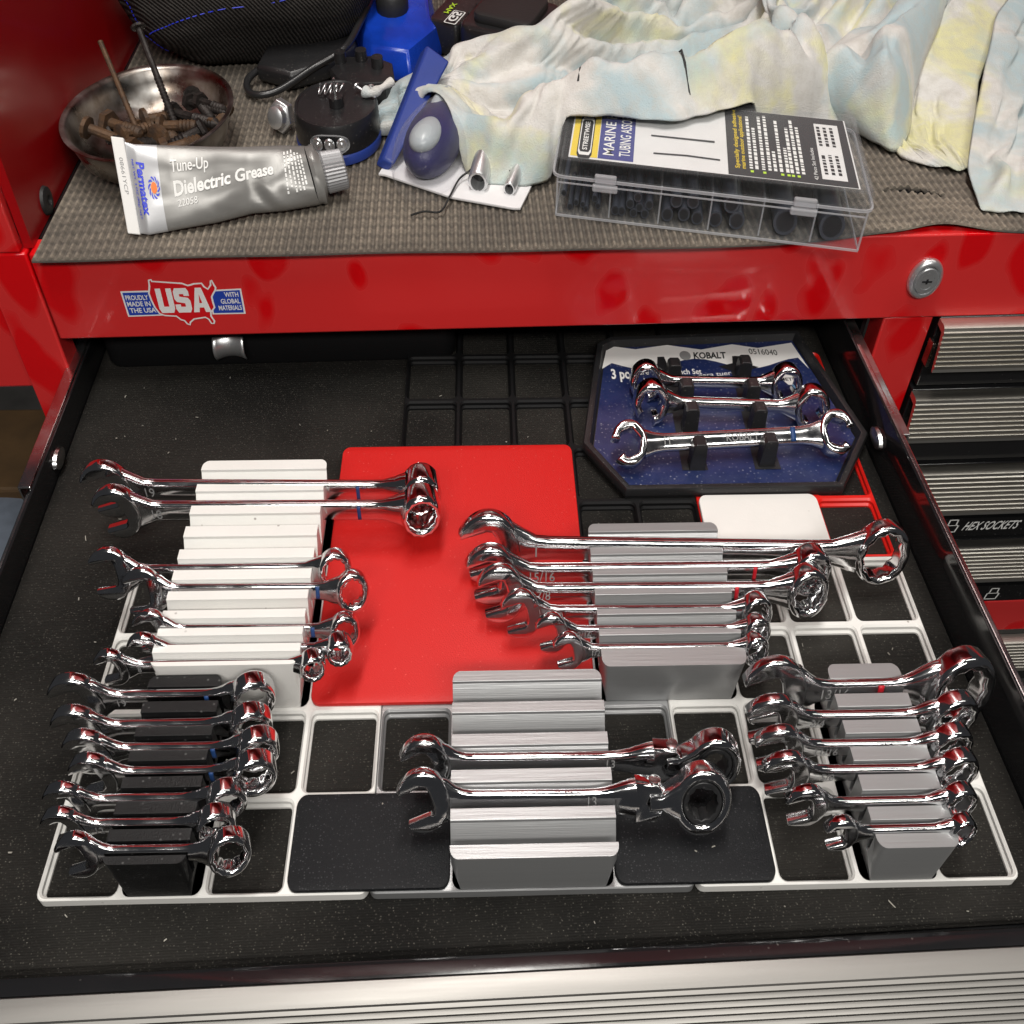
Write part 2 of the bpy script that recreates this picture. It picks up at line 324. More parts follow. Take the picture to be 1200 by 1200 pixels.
def put_text(t, fn, width=None, height=None, bold=0, shear=0, b=None, align='l'):
    """fn(u, v) -> point; text fitted to width x height (cap height) in the units of fn"""
    vs_, fs = text2d(t, bold, shear); xs = [p[0] for p in vs_]; ys = [p[1] for p in vs_]
    x0, x1 = min(xs), max(xs); h = .70
    sy = height / h; sx_ = width / (x1 - x0) if width else sy
    off = {'l': 0, 'c': -.5, 'r': -1}[align] * (x1 - x0) * sx_
    b = b or B(); b.add([fn((x - x0) * sx_ + off, y * sy) for x, y in vs_], fs); return b
def flat(poly, fn, b=None):
    b = b or B(); tri = tessellate_polygon([[Vector((p[0], p[1], 0)) for p in poly]]); b.add([fn(*p) for p in poly], list(tri)); return b
def insetp(p, d):
    out = []; n = len(p)
    for i in range(n):
        a, b, c = Vector(p[i - 1]), Vector(p[i]), Vector(p[(i + 1) % n]); e1 = (b - a).normalized(); e2 = (c - b).normalized()
        nn = Vector((-e1.y - e2.y, e1.x + e2.x)); nn = nn.normalized() if nn.length > 1e-4 else Vector((-e1.y, e1.x)); out.append(tuple(b + nn * d))
    return out
def area(p): return sum(p[i - 1][0] * p[i][1] - p[i][0] * p[i - 1][1] for i in range(len(p))) / 2
def ss(a, b, x): t = max(0, min(1, (x - a) / (b - a))); return t * t * (3 - 2 * t)
# ================================================================== the place: shop floor and the tool chest
struct(bx(-1500, 2500, -1500, 2500, -900, -890), 'floor', 'concrete')
ch = thing('tool_chest', 'red steel tool chest with bench top and hutch', 'tool chest', (200, 312, -300), cabframe=True)
bx(-58, 760, 312, 328, 33.3, 88).build('front_rail', 'red_paint', ch, bevel=1.2, smooth=30)
bx(-58, 760, 329, 800, 84, 87.6).build('bench_top', 'black_paint', ch)  # bench is red; black here stands in for shade under the mat slit
bx(-61.5, -56.6, 318, 800, 88.2, 1250).build('hutch_side', 'red_plain', ch)
bx(-84.5, -62, 312.6, 319, 88.6, 1250).build('hutch_flange', 'red_paint', ch, bevel=1)
bx(-52, 760, 800, 804, 88.2, 1250).build('hutch_back', 'red_plain', ch)
bx(-52, 760, 560, 799, 560, 1250).build('hutch_canopy', 'red_plain', ch)
bx(-84.5, -59.5, 313, 332, -420, 88).build('corner_post', 'red_paint', ch, bevel=1.2, smooth=30)
bx(-150, -86, 322, 800, -8, 88).build('side_shelf', 'red_paint', ch, bevel=2, smooth=30)
bx(415, 444.5, 313.5, 332, -420, 33).build('corner_post', 'red_paint', ch, bevel=1.2, smooth=30)
bx(452, 760, 309, 320, -268, -231).build('lower_rail', 'red_paint', ch, bevel=1.2, smooth=30)
for x0, x1 in ((-78, -75), (412, 414.5)): bx(x0, x1, 333, 799, -120, 83.5).build('inner_wall', 'black_paint', ch)
bx(-74.5, 411.5, 700, 704, -120, 83.5).build('inner_back', 'black_paint', ch)
bx(-74.5, 411.5, 333, 699, -124, -121).build('inner_floor', 'black_paint', ch)
bx(-74, 411, 329.5, 332.5, 60, 83.5).build('inner_lip', 'black_paint', ch)
# bolt head in the hutch side
b = B(); b.loft([[(-56.5 + h, 352 + r * math.cos(t), 97 + r * math.sin(t)) for t in [math.pi * k / 8 for k in range(16)]] for r, h in ((8, 0), (7.4, 1.5), (4.5, 2.6), (3, 2.2), (2.4, .8))])
b.build('bolt_head', 'rubber_black', ch, smooth=40)
# lock
def disc_y(prof, cx, y, cz, n=36, kx=.75):
    b = B(); b.loft([[(cx + r * kx * math.cos(2 * math.pi * k / n), y - h, cz + r * math.sin(2 * math.pi * k / n)) for k in range(n)] for r, h in prof]); return b
lo = disc_y([(12.8, 0), (12.8, 1), (12.2, 2.6), (10.2, 3.8), (9.2, 3.6), (8.8, 2.2), (8.6, 2.0)], 430, 311.8, 60.8).build('lock', 'zinc', ch, smooth=50)
disc_y([(8.3, 0), (8.3, 3.4), (7.8, 3.9), (5.4, 4.0), (5.2, 3.3)], 430, 311.6, 60.8).build('lock_cylinder', 'zinc', lo, smooth=40)
disc_y([(4.9, 0), (4.9, 3.9)], 430, 311.6, 60.8, 20).build('key_plug', 'zinc', lo, smooth=40)
bx(427.2, 432.8, 307.3, 308, 60.3, 61.3).build('keyhole', 'ink_black', lo)
bx(429.4, 430.6, 307.45, 307.6, 59.2, 62.4).build('key_slot', 'ink_black', lo)
# flag-coloured sticker on the rail
def rail(dy): return lambda u, v: (u, 312 - dy, v)
MAP = [(0.2, 71.2), (2.2, 71.6), (2.3, 70.5), (17.9, 68.9), (20.6, 67.5), (22.2, 67.9), (23.9, 68.5), (28.5, 68.6), (29.5, 66.3), (30.8, 64.9), (32.4, 67.2), (32.9, 69.7), (34.2, 70.3), (35.1, 67.1), (35.7, 65.3), (35.1, 63.4), (33.5, 61.2), (32.4, 59.4), (32.4, 56.2), (32.6, 52.4), (29.9, 49.2), (29.6, 46.9), (30.8, 43.5), (30.0, 41.6), (28.1, 41.6), (27.1, 44.5), (25.7, 45.8), (22.9, 45.3), (19.6, 44.8), (17.3, 42.9), (16.5, 41.0), (14.7, 41.8), (13.6, 44.0), (11.8, 44.7), (9.9, 47.0), (3.8, 47.6), (1.0, 49.1), (-0.7, 53.4), (-1.5, 58.1), (-1.8, 62.7), (-0.4, 67.2)][::-1]
LP = [(-16.4, 64.2), (-16.3, 47.6), (3, 47.9), (1, 64.3)]; RP = [(31, 63.7), (30.1, 47.8), (48.4, 47.7), (48.7, 64.2)]
sk = flat(LP, rail(.14)); flat(RP, rail(.14), sk); stk = sk.build('sticker', 'sticker_white', ch)
for P_ in (LP, RP): flat(insetp(P_, 1.3), rail(.24)).build('sticker_band', 'sticker_blue', stk)
flat(MAP, rail(.34)).build('sticker_map_border', 'sticker_white', stk)
flat(insetp(MAP, .95), rail(.44)).build('sticker_map', 'sticker_red', stk)
b = B()
USA_ = [[(0, 1), (0, .18), (.12, 0), (.88, 0), (1, .18), (1, 1), (.66, 1), (.66, .26), (.34, .26), (.34, 1)],
        [(0, .34), (0, .15), (.12, 0), (.88, 0), (1, .15), (1, .48), (.88, .60), (.36, .66), (.36, .76), (.64, .76), (.64, .68), (.98, .68), (.98, .86), (.86, 1), (.14, 1), (.02, .86), (.02, .56), (.14, .44), (.64, .38), (.64, .24), (.34, .24), (.34, .34)],
        [(0, 0), (.33, 1), (.67, 1), (1, 0), (.68, 0), (.63, .19), (.37, .19), (.32, 0)]]
for k, P_ in enumerate(USA_):
    Q_ = [(2.4 + k * 9.2 + 8.6 * x * (1.12 if k == 2 else 1) - .4 * (1 - z), 49.8 + 15.8 * z) for x, z in P_]; flat(Q_ if area(Q_) > 0 else Q_[::-1], rail(.54)).build('sticker_letter', 'sticker_white', stk)
flat([(2.4 + 18.4 + 9.63 * x - .3, 49.8 + 15.8 * z) for x, z in ((.42, .38), (.58, .38), (.5, .74))], rail(.64)).build('sticker_letter_counter', 'sticker_red', stk)
b = B()
for t, x, z, wd in (('PROUDLY', -14.6, 58.6, 12.2), ('MADE IN', -14.7, 54.5, 12.6), ('THE USA', -14.3, 50.3, 14.2)): put_text(t, lambda u, v, x=x, z=z: (x + u, 311.64, z + v), wd, 3.0, bold=.022, b=b)
for t, x, z, wd in (('WITH', 46.6, 59.2, 7.6), ('GLOBAL', 46.8, 54.9, 10.5), ('MATERIALS', 47.0, 50.6, 12.6)): put_text(t, lambda u, v, x=x, z=z: (x + u, 311.64, z + v), wd, 3.0, bold=.022, b=b, align='r')
b.build('sticker_lettering', 'sticker_white', stk)

# ------------------------------------------------------------------ closed drawers to the right
def handle(x0, x1, zt, zb, y=311, n=8):
    prof = [(y, zt), (y - 7, zt), (y - 9, zt - 1)]
    h = (zt - zb - 5) / n
    for k in range(n):
        z = zt - 3 - k * h; yy = y - 9.5 - 3.5 * (k / n)
        prof += [(yy, z), (yy - .9, z - .12 * h), (yy - 1.1, z - .5 * h), (yy - .9, z - .8 * h), (yy + .3, z - .92 * h)]
    prof += [(y - 13, zb), (y - 11.5, zb), (y - 7, zt - 5), (y, zt - 4)]
    return B().loft([[(x, p[0], p[1]) for p in prof] for x in (x0, x1)])
DR = [(34, 3.5, -18, 447.5, 'topmost'), (-20, -53, -82, 446.5, 'second'), (-84.5, -121, -156, 447, 'third'), (-160.5, -194, -229, 447, 'fourth')]
for k, (zt, zb, zl, x0, nm) in enumerate(DR):
    lab = ['closed black drawer with ribbed handle directly under the lock', 'closed black drawer, second down, level with the upper slide', 'closed black drawer whose strip reads HEX SOCKETS', 'closed black drawer with a socket outline, lowest of the column'][k]
    d = thing('closed_drawer', lab, 'drawer', (540, 320, zl), 'closed drawers beside the open one', cabframe=True)
    bx(x0, 760, 311.2, 330, zl + 1, zt).build('drawer_front', 'black_paint', d, bevel=.8, smooth=30)
    hx = {0: 447, 1: 446, 2: 447, 3: 447}[k]
    handle(hx, 760, zt - .6, zb).build('handle', 'aluminium_pull', d, smooth=35)
    if k == 0: bx(444.8, 447, 304, 311, 3, 20).build('end_clip', 'steel', d, bevel=.5)
    if k in (2, 3):
        z = zb - 18 if k == 2 else zb - 19
        bx(x0 + 1, 700, 299.6, 311, z - 5, z + 13).build('label_strip', 'black_print', d)
        xi = 498 if k == 2 else 553.5; zi = z if k == 2 else z - 2
        ic = [(0, 0), (8.5, 0), (9.5, 6), (7.6, 7), (7.8, 12), (2.2, 12), (1.8, 7), (.4, 6)]
        b = B()
        for i in range(len(ic)):
            p, q = Vector(ic[i - 1]), Vector(ic[i]); e = (q - p).normalized() * .45; n_ = Vector((-e.y, e.x))
            b.add([(xi + a.x, 299.2, zi + a.y) for a in (p - e - n_, q + e - n_, q + e + n_, p - e + n_)], [(0, 1, 2, 3)])
        b.add([(xi + 1.6, 299.2, zi + 6.2), (xi + 8, 299.2, zi + 6.2), (xi + 8, 299.2, zi + 6.8), (xi + 1.6, 299.2, zi + 6.8)], [(0, 1, 2, 3)])
        b.build('socket_symbol', 'ink_white', d)
        if k == 2:
            b = put_text('HEX SOCKETS', lambda u, v: (511 + u + .2 * v, 299.2, z + 1.5 + v), 39, 8.2, bold=.012, shear=.2)
            b.build('label_lettering', 'ink_white', d)
lb = thing('closed_drawer', 'sliver of ribbed drawer handle below the red cross rail at right edge', 'drawer', (620, 320, -360), 'closed drawers beside the open one', cabframe=True)
bx(452, 760, 311.2, 330, -340, -270).build('drawer_front', 'black_paint', lb); handle(452, 760, -276, -309).build('handle', 'aluminium_pull', lb, smooth=35)

# ------------------------------------------------------------------ the open drawer
dr = thing('open_drawer', 'wide black drawer pulled out, holding printed racks of wrenches', 'drawer', (170, 150, -9), cabframe=True)
bx(-53, 395, -34, 430, -9, -7.2).build('drawer_floor', 'black_paint', dr)
bx(-54.2, -52.6, -34, 430, -9, 12.5).build('side_wall', 'black_paint', dr, bevel=.5)
bx(394, 395.6, -34, 430, -9, 27).build('side_wall', 'black_paint', dr, bevel=.5)
bx(-54, 395, 428, 430, -9, 24).build('back_wall', 'black_paint', dr)
B().loft([[(x, y, z) for y, z in ((-28, -9), (-28.3, 1), (-29.6, 3.2), (-31.5, 4), (-36, 4), (-36, -40), (-33, -40), (-33, -9))] for x in (-58, 402)]).build('front_wall', 'black_paint', dr, smooth=30)
pf = [(-36.2, 3.6), (-37, 4.6), (-43, 4.6), (-45, 4.0)]
for k in range(10):
    y = -45.5 - k * 1.2; z = 3.2 - k * 3.6
    pf += [(y, z), (y - 1.3, z - .6), (y - 1.5, z - 1.8), (y - 1.1, z - 2.7), (y + .6, z - 3.1)]
pf += [(-56, -34), (-50, -36), (-38, -30), (-36.2, -10)]
B().loft([[(x, p[0], p[1]) for p in pf] for x in (-60, 404)]).build('front_trim', 'aluminium', dr, smooth=30)
# ball-bearing slides: runner reaching out of the cabinet, member along the drawer side
def channel(x0, x1, y0, y1, zt, h, t=1.2):
    b = bx(x0, x1, y0, y1, zt - t, zt); b.box(x0, x0 + t, y0, y1, zt - h, zt - t - .02); b.box(x1 - t, x1, y0, y1, zt - 5, zt - t - .02); return b
channel(-61.5, -54.8, 214, 425, 12.5, 16).build('slide_runner', 'satin_chrome', dr, bevel=.5)
channel(397.6, 404.6, 224, 425, 21.5, 16).build('slide_runner', 'satin_chrome', dr, bevel=.5)
bx(-57.8, -55.2, -30, 300, -4, 9.2).build('slide_member', 'satin_chrome', dr, bevel=.8)
bx(396.2, 399.2, -30, 300, 6, 25).build('slide_member', 'satin_chrome', dr, bevel=.8)
for x, y, z, s_ in ((-51.4, 247, 2, 1), (392.6, 236, 9, -1)):
    b = B(); b.loft([[(x + s_ * h, y + r * 1.7 * math.cos(t), z + r * math.sin(t)) for t in [math.pi * k / 6 for k in range(12)]] for r, h in ((5, -1.2), (4.6, .6), (2.6, 1.6))]); b.build('side_catch', 'satin_chrome', dr, smooth=40)
g = [[(21 + 18.5 * i / 10, 330.5 - 4 * (abs(i - 5) / 5) ** 2 + 4.5 * (abs(j - 4) / 4) ** 2 - 1, 3.5 + 15.5 * j / 8) for i in range(11)] for j in range(9)]
B().loft(g, close=False).build('latch', 'zinc', dr, smooth=60, solid=1)
bn = thing('storage_bin', 'glossy black plastic bin at the back left of the drawer', 'bin', (60, 350, -5), cabframe=True)
b = B().slab(rrect(-46, 164, 333.5, 420, 9), [], 33, 3, lambda u, v, q: (u, v, 11.8 + q)); b.build('bin_body', 'black_grid', bn, smooth=35)
# liner
def liner():
    nx, ny = 60, 56; vs_ = []
    for j in range(ny + 1):
        for i in range(nx + 1):
            x = -52 + 445.2 * i / nx; f = -29.2 + 5.2 * i / nx; y = f + (425 - f) * j / ny
            z = -5 + .5 * noise.noise((x / 60, y / 60, 0)) + (0 if j > 0 else -.3)
            vs_.append((x, y, z))
    fs = [(j * (nx + 1) + i, j * (nx + 1) + i + 1, (j + 1) * (nx + 1) + i + 1, (j + 1) * (nx + 1) + i) for j in range(ny) for i in range(nx)]
    return B().add(vs_, fs)
single(liner(), 'drawer_liner', 'liner', 'black pebbled foam liner dusted with pale specks covering the drawer floor', 'liner', (170, 150, -7), smooth=60, solid=1.6, cabframe=True)

# ------------------------------------------------------------------ grid baseplates
PX, PY = 31.5, 42.0
def baseplate(c0, c1, r0, r1):
    x0, x1, y0, y1 = c0 * PX + .15, c1 * PX - .15, r0 * PY + .2, r1 * PY - .2
    outer = rrect(x0, x1, y0, y1, 4, 4, .75); b = B()
    b.loft([[(p[0], p[1], z) for p in insetp(outer, d)] for z, d in ((-5.2, 0), (-.5, 0), (0, .5))], cap=False)
    lv = [(.95, 0, 4), (1.9, -1.1, 3.4), (1.9, -2.9, 3.2), (2.9, -4, 2.4), (2.9, -5.2, 2.2)]; caps = [insetp(outer, .5)]
    for c in range(c0, c1):
        for r in range(r0, r1):
            L = [rrect(c * PX + d * .75, (c + 1) * PX - d * .75, r * PY + d, (r + 1) * PY - d, q, 4, .75) for d, z, q in lv]
            b.loft([[(p[0], p[1], lv[k][1]) for p in L[k]] for k in range(5)], cap=False); caps.append(L[0][::-1])
    flat_ = [p for c in caps for p in c]; tri = tessellate_polygon([[Vector((p[0], p[1], 0)) for p in c] for c in caps])
    b.add([(p[0], p[1], 0) for p in flat_], list(tri)); return b
GP = 'grid baseplates tiled over the liner'
for c0, c1, r0, r1, m_, lab in ((0, 4, 0, 4, 'white_print', 'white printed grid baseplate at the front left of the drawer'), (4, 8, 0, 4, 'grey_print', 'silver grey printed grid baseplate at the front middle of the drawer'),
        (8, 12, 0, 4, 'white_print', 'white printed grid baseplate at the front right of the drawer'), (4, 9, 4, 9, 'black_grid', 'black printed grid baseplate reaching back under the red cover'),
        (9, 12, 4, 8, 'red_grid', 'red printed grid baseplate under the wrench tray')):
    single(baseplate(c0, c1, r0, r1), 'grid_baseplate', m_, lab, 'baseplate', ((c0 + c1) / 2 * PX, r0 * PY, -5), GP, smooth=30)
def cover(x0, x1, y0, y1, zt, m_, lab, name='cover_plate'):
    b = B().slab(rrect(x0, x1, y0, y1, 5.5, 6, .75), [], 2.6, .7, lambda u, v, q: (u, v, zt - 1.3 + q)); b.box(x0 + 3, x1 - 3, y0 + 4, y1 - 4, -3.5, zt - 2)
    return single(b, name, m_, lab, 'cover plate', ((x0 + x1) / 2, y0, 0), 'flat covers set into the grid', smooth=30)
cover(94.9, 220.2, 84.6, 251.6, 2.4, 'red_print', 'large bright red square cover plate in the middle of the drawer')
cover(94.9, 157.2, .9, 41.6, 2.0, 'black_lid', 'black rectangular cover plate left of the front grey rack')
cover(220.9, 283.2, .9, 41.6, 2.0, 'black_lid', 'black rectangular cover plate right of the front grey rack')
cover(283.9, 346.2, 168.6, 210.4, 2.6, 'white_print', 'small white cover plate below the blue wrench tray')

# ------------------------------------------------------------------ stepped wrench racks
def rack(name, lab, m_, x0, x1, H, backs, tooth, depth=13, rc=4.5, zb=0.4):
    """backs: y of the back edge of every tooth, front to back; slots between lean backwards"""
    y0 = backs[0][0]; y1 = backs[-1]
    ins = lambda y: max(0, max((rc - math.sqrt(max(0, rc * rc - max(0, rc - (y - y0)) ** 2))), (rc - math.sqrt(max(0, rc * rc - max(0, rc - (y1 - y)) ** 2))))) * .75
    def rnd(a, n=5): return [a + (rc * (1 - math.cos(R(90 * k / n)))) for k in range(n + 1)]
    top = [(y, H) for y in rnd(y0) if y < backs[0][1] - .2] + [(backs[0][1], H)]
    bs = [backs[0][1]] + list(backs[1:])
    for i in range(len(bs) - 1):
        a, c = bs[i], bs[i + 1]; p = c - a; tw = tooth * p; gp = p - tw
        top += [(a - .3, H - .6), (a - .9, H - depth), (a + .18 * gp, H - depth), (a + .45 * gp, H - depth * .55), (c - tw - .15, H - 1.5), (c - tw, H - .15), (c - tw + .2, H)]
        if i == len(bs) - 2: top += [(y, H) for y in sorted(y1 - (y - y0) for y in rnd(y0)) if y > c - tw + .4]
        else: top += [(c, H)]
    bot = [(y, zb) for y in reversed(sorted(set([round(y, 4) for y in rnd(y0)] + [round(y1 - (y - y0), 4) for y in rnd(y0)])))]
    prof = top + bot
    L = [(x0 + ins(y), y, z) for y, z in prof]; Rr = [(x1 - ins(y), y, z) for y, z in prof]; n = len(prof)
    b = B(); b.add(L + Rr, [(i, (i + 1) % n, n + (i + 1) % n, n + i) for i in range(n)])
    tri = tessellate_polygon([[Vector((y, z, 0)) for y, z in prof]]); b.add(L, list(tri)); b.add(Rr, list(tri))
    return single(b, name, m_, lab, 'wrench rack', ((x0 + x1) / 2, y0, zb), 'printed racks that hold the wrenches', smooth=28, bevel=.35, seg=1)
rack('wrench_rack', 'large white stepped wrench rack at the back left', 'white_print', 32.3, 94, 32, [(84.6, 86.8), 95.6, 104.4, 114.2, 125, 137.4, 150, 164.6, 179.4, 195.2, 209.6], .46)
rack('wrench_rack', 'silver grey wrench rack behind right with six long wrenches', 'grey_print', 221.3, 283.2, 26, [(84.8, 94.6), 105.2, 117.1, 128, 140.3, 153, 168.2], .36)
rack('wrench_rack', 'silver grey wrench rack at the front middle holding two flex wrenches', 'grey_print', 158, 220.4, 25.5, [(.8, 6.4), 21.1, 37.5, 53.6, 68.6, 84.2], .34)
rack('wrench_rack', 'narrow black wrench rack at the front left', 'black_print', 32.1, 62.6, 27, [(.8, 4.2), 14.7, 25.9, 36.4, 48.9, 59, 70.8, 83.6], .45)
rack('wrench_rack', 'narrow silver grey wrench rack at the front right', 'grey_print', 315.6, 346.2, 27, [(.8, 6.6), 17.6, 31.2, 43.3, 55.8, 68.5, 83.4], .5)
# ================================================================== wrenches
KX = .75
def frame(left, right, lean, z):
    """left/right: (x, y) of the two tips; returns fn(u, v, w) with u in true mm from the left tip, v up the width, w towards the viewer"""
    dx = (right[0] - left[0]) / KX; dy = right[1] - left[1]; Ln = math.hypot(dx, dy)
    U = Vector((dx / Ln, dy / Ln, 0)); s_, c_ = math.sin(R(lean)), math.cos(R(lean)); N = Vector((-U.y, U.x, 0))
    V = N * s_ + Vector((0, 0, 1)) * c_; Wv = -N * c_ + Vector((0, 0, 1)) * s_
    def fn(u, v, w_):
        p = U * u + V * v + Wv * w_; return (left[0] + p.x * KX, left[1] + p.y, z + p.z)
    return fn, Ln
def jaw_outline(Rr, size, ang, cu):
    """open end: round head with a slot of width `size`, turned by ang (deg) from pointing along -u"""
    h = size / 2; tip = max(h + .16 * Rr, h + 1.0); th = math.asin(min(.97, tip / Rr)); out = []
    n = 30; a0, a1 = th, 2 * math.pi - th
    for k in range(n + 1):
        a = a0 + (a1 - a0) * k / n; q = 1.0 + .10 * max(0, math.cos(a)) ; out.append((Rr * q * math.cos(a), Rr * math.sin(a)))
    xt = out[-1][0] * .97; bt = -.28 * Rr
    out += [(xt, -h), (bt * .2, -h), (bt * .75, -h * .9), (bt, -h * .5), (bt * 1.02, 0), (bt, h * .5), (bt * .75, h * .9), (bt * .2, h), (xt, h)]
    c, s_ = math.cos(R(180 + ang)), math.sin(R(180 + ang))
    return [(cu + x * c - y * s_, x * s_ + y * c) for x, y in out]
def ring12(r, cu, cv=0, pts=12):
    o = []
    for k in range(pts * 2): a = 2 * math.pi * k / (pts * 2); q = r * (1 if k % 2 == 0 else .90); o.append((cu + q * math.cos(a), cv + q * math.sin(a)))
    return o
def shank(fn, stations, n=14):
    """stations: (u, halfwidth v, halfthickness w, centre w)"""
    b = B(); rings = []
    for u, hv, hw, cw in stations:
        r = []
        for k in range(n):
            a = 2 * math.pi * k / n; ca, sa = math.cos(a), math.sin(a); e = .62
            r.append(fn(u, hv * math.copysign(abs(sa) ** e, sa), cw + hw * math.copysign(abs(ca) ** e, ca)))
        rings.append(r)
    return b.loft(rings)
def combo(lab, left, right, ztop, Rj, Rb, sw, T, lean, group, jang=15, tilt=12, cw=0, mark=None, name='combination_wrench', num=None, z_extra=0, Tb=None, hole=.66):
    """combination wrench: open end at the left, twelve-point box end at the right"""
    zc = ztop - 1.9 - sw / 2 * math.cos(R(lean))
    fn, Ln = frame(left, right, lean, zc)
    root = thing(name, lab, 'wrench', ((left[0] + right[0]) / 2, (left[1] + right[1]) / 2, zc - Rj), group)
    Tb = Tb or T * 1.55; cu = Rj * 1.05; ub = Ln - Rb
    jo = jaw_outline(Rj, Rj * .98, jang, cu)
    if area(jo) < 0: jo = jo[::-1]
    B().slab(jo, [], T * .95, T * .24, fn).build('open_end', 'chrome', root, smooth=60, wn=1)
    tl = R(tilt); fb = lambda u, v, w_: fn(ub + (u - ub) * math.cos(tl) + w_ * math.sin(tl), v, cw + w_ * math.cos(tl) - (u - ub) * math.sin(tl))
    be = B().slab(circ(ub, 0, Rb, Rb, 40), [ring12(Rb * hole, ub)], Tb, Tb * .2, fb).build('box_end', 'chrome', root, smooth=60, wn=1)
    st = []; u0 = cu + Rj * .55; u1 = ub - Rb * .72; hs = sw / 2
    for k in range(25):
        t = k / 24; u = u0 + (u1 - u0) * t
        fl = math.exp(-((u - u0) / (Rj * .55)) ** 2) ; fr = math.exp(-((u1 - u) / (Rb * .65)) ** 2)
        hv = hs + (Rj * .80 - hs) * fl + (Rb * .72 - hs) * fr
        hw = T * .36 + T * .08 * fl + (Tb * .40 - T * .36) * fr
        st.append((u, hv, hw, cw * ss(.55, 1, t)))
    sh = shank(fn, st).build('shank', 'chrome', root, smooth=50)
    if num:
        un = u0 + Rj * .9; put_text(num, lambda u, v: fn(un + u, -sw * .26 + v, T * .36 + .15), None, sw * .5).build('size_stamp', 'ink_grey', sh)
    if mark:
        m_, f = mark; um = u0 + (u1 - u0) * f; hw = max(2.2, Rb * .16)
        q = [s_ for s_ in st if abs(s_[0] - um) <= abs(st[1][0] - st[0][0])][0]
        b = B(); b.loft([[fn(uu, q[1] * vv, q[3] + q[2] * ww + .25) for vv, ww in ((-.75, .93), (-.4, 1), (.4, 1), (.75, .93))] for uu in (um - hw / 2, um, um + hw / 2)], close=False); b.build('paint_mark', m_, root, smooth=50, solid=.2)
    return root
GW = 'long combination wrenches in the white rack'
#        label, left, right, ztop, Rj, Rb, sw, T, lean
combo('longest polished wrench at the back of the white rack', (-25.6, 196), (150.7, 191.5), 34.5, 17, 13, 11, 7.5, 4, GW, mark=('mark_blue', .83), tilt=10, Tb=15, num='19')
combo('long polished wrench, second from the back in the white rack', (-16.1, 180.4), (151, 178.3), 34.5, 15.5, 13, 11, 7.5, 4, GW, mark=('mark_blue', .83), tilt=10, Tb=15, num='18')
combo('mid-size wrench in the white rack, open jaw facing the drawer side', (-7.8, 139.8), (111.4, 139.6), 33.5, 13.2, 10.2, 8, 5.5, 22, GW, jang=8, tilt=14, num='13')
combo('mid-size wrench in the white rack with blue mark near its ring', (10.1, 128.2), (120, 127), 33.5, 12.4, 9.8, 8, 5.2, 26, GW, jang=8, tilt=14, mark=('mark_blue', .88), num='12')
combo('small wrench in the white rack, third from the front, blue mark', (19.6, 106.2), (117.6, 104.8), 33, 11, 8.6, 6.6, 4.6, 20, GW, tilt=14, mark=('mark_blue', .88))
combo('small wrench in the white rack, second from the front', (20.2, 96), (115.5, 95), 33, 10, 7.6, 6, 4.6, 6, GW, tilt=12, Tb=9)
combo('smallest wrench at the front of the white rack', (8.2, 87.6), (104.8, 86.9), 33, 10, 7.2, 6, 4.6, 6, GW, tilt=12, Tb=8.5, num='8')
GG = 'long combination wrenches in the right grey rack'
combo('largest wrench, longest in the right grey rack, big ring by drawer side', (158.4, 158.2), (371.5, 149.8), 30, 20, 17, 12, 8.5, 14, GG, tilt=5, Tb=10, num='1', hole=.74)
combo('large wrench second from the back in the right grey rack', (161.7, 141.6), (332.3, 140.8), 28.5, 16.5, 13, 10.5, 7.5, 12, GG, tilt=8, Tb=12, mark=('mark_red', .86), num='15/16')
combo('large wrench third from the back in the right grey rack', (167.2, 129.6), (328, 128), 28.5, 15, 13, 9.5, 7, 18, GG, tilt=8, Tb=11, mark=('mark_red', .80), num='7/8')
combo('mid-size wrench fourth from the back in the right grey rack', (177.8, 117.4), (299.8, 115.6), 28, 12.6, 9.8, 7.6, 5.6, 16, GG, tilt=9, num='5/8')
combo('small wrench fifth from the back in the right grey rack', (192.8, 105.8), (296.8, 104.8), 28, 10.2, 8.4, 6.6, 5, 16, GG, tilt=9, num='9/16')
combo('smallest front wrench in the right grey rack', (200.1, 95.6), (294.1, 95), 28, 9.4, 7.8, 6.2, 5, 18, GG, tilt=9, num='1/2')
GB = 'stubby wrenches in the black rack'
for k, (l, r, rj, rb, sw, nm) in enumerate((((-7.8, 74.6), (84.6, 74.4), 18.5, 13, 10, 'rearmost, largest stubby wrench in the black rack'), ((-2.7, 60.3), (85.4, 60.5), 17, 12.3, 9.6, 'stubby wrench second from the back in the black rack'),
        ((4.7, 49.6), (89.6, 49.4), 16, 12, 9.2, 'stubby wrench third from the back in the black rack'), ((9.9, 39), (90, 38.8), 15.5, 12, 9, 'middle stubby wrench of seven in the black rack'),
        ((3.5, 27.6), (80.3, 27.4), 14.5, 11, 8.6, 'stubby wrench third from the front in the black rack'), ((5.8, 17.4), (77.8, 17.2), 13.5, 10.4, 8.2, 'stubby wrench second from the front in the black rack'),
        ((14.2, 6.4), (85.1, 6.2), 13, 11, 8, 'frontmost stubby wrench in the black rack'))):
    combo(nm, l, r, 30.2, rj * .82, rb * .93, sw * .86, 6.2 - .2 * k, [4, 3, 3, 5, 3, 6, 16][k], GB, jang=18, tilt=16, Tb=9 - .25 * k, name='stubby_wrench', mark=None if k in (1, 4, 5, 6) else ('mark_blue', .8), num=['19', None, None, None, None, '12', None][k], hole=.70)
GS = 'stubby wrenches in the narrow grey rack'
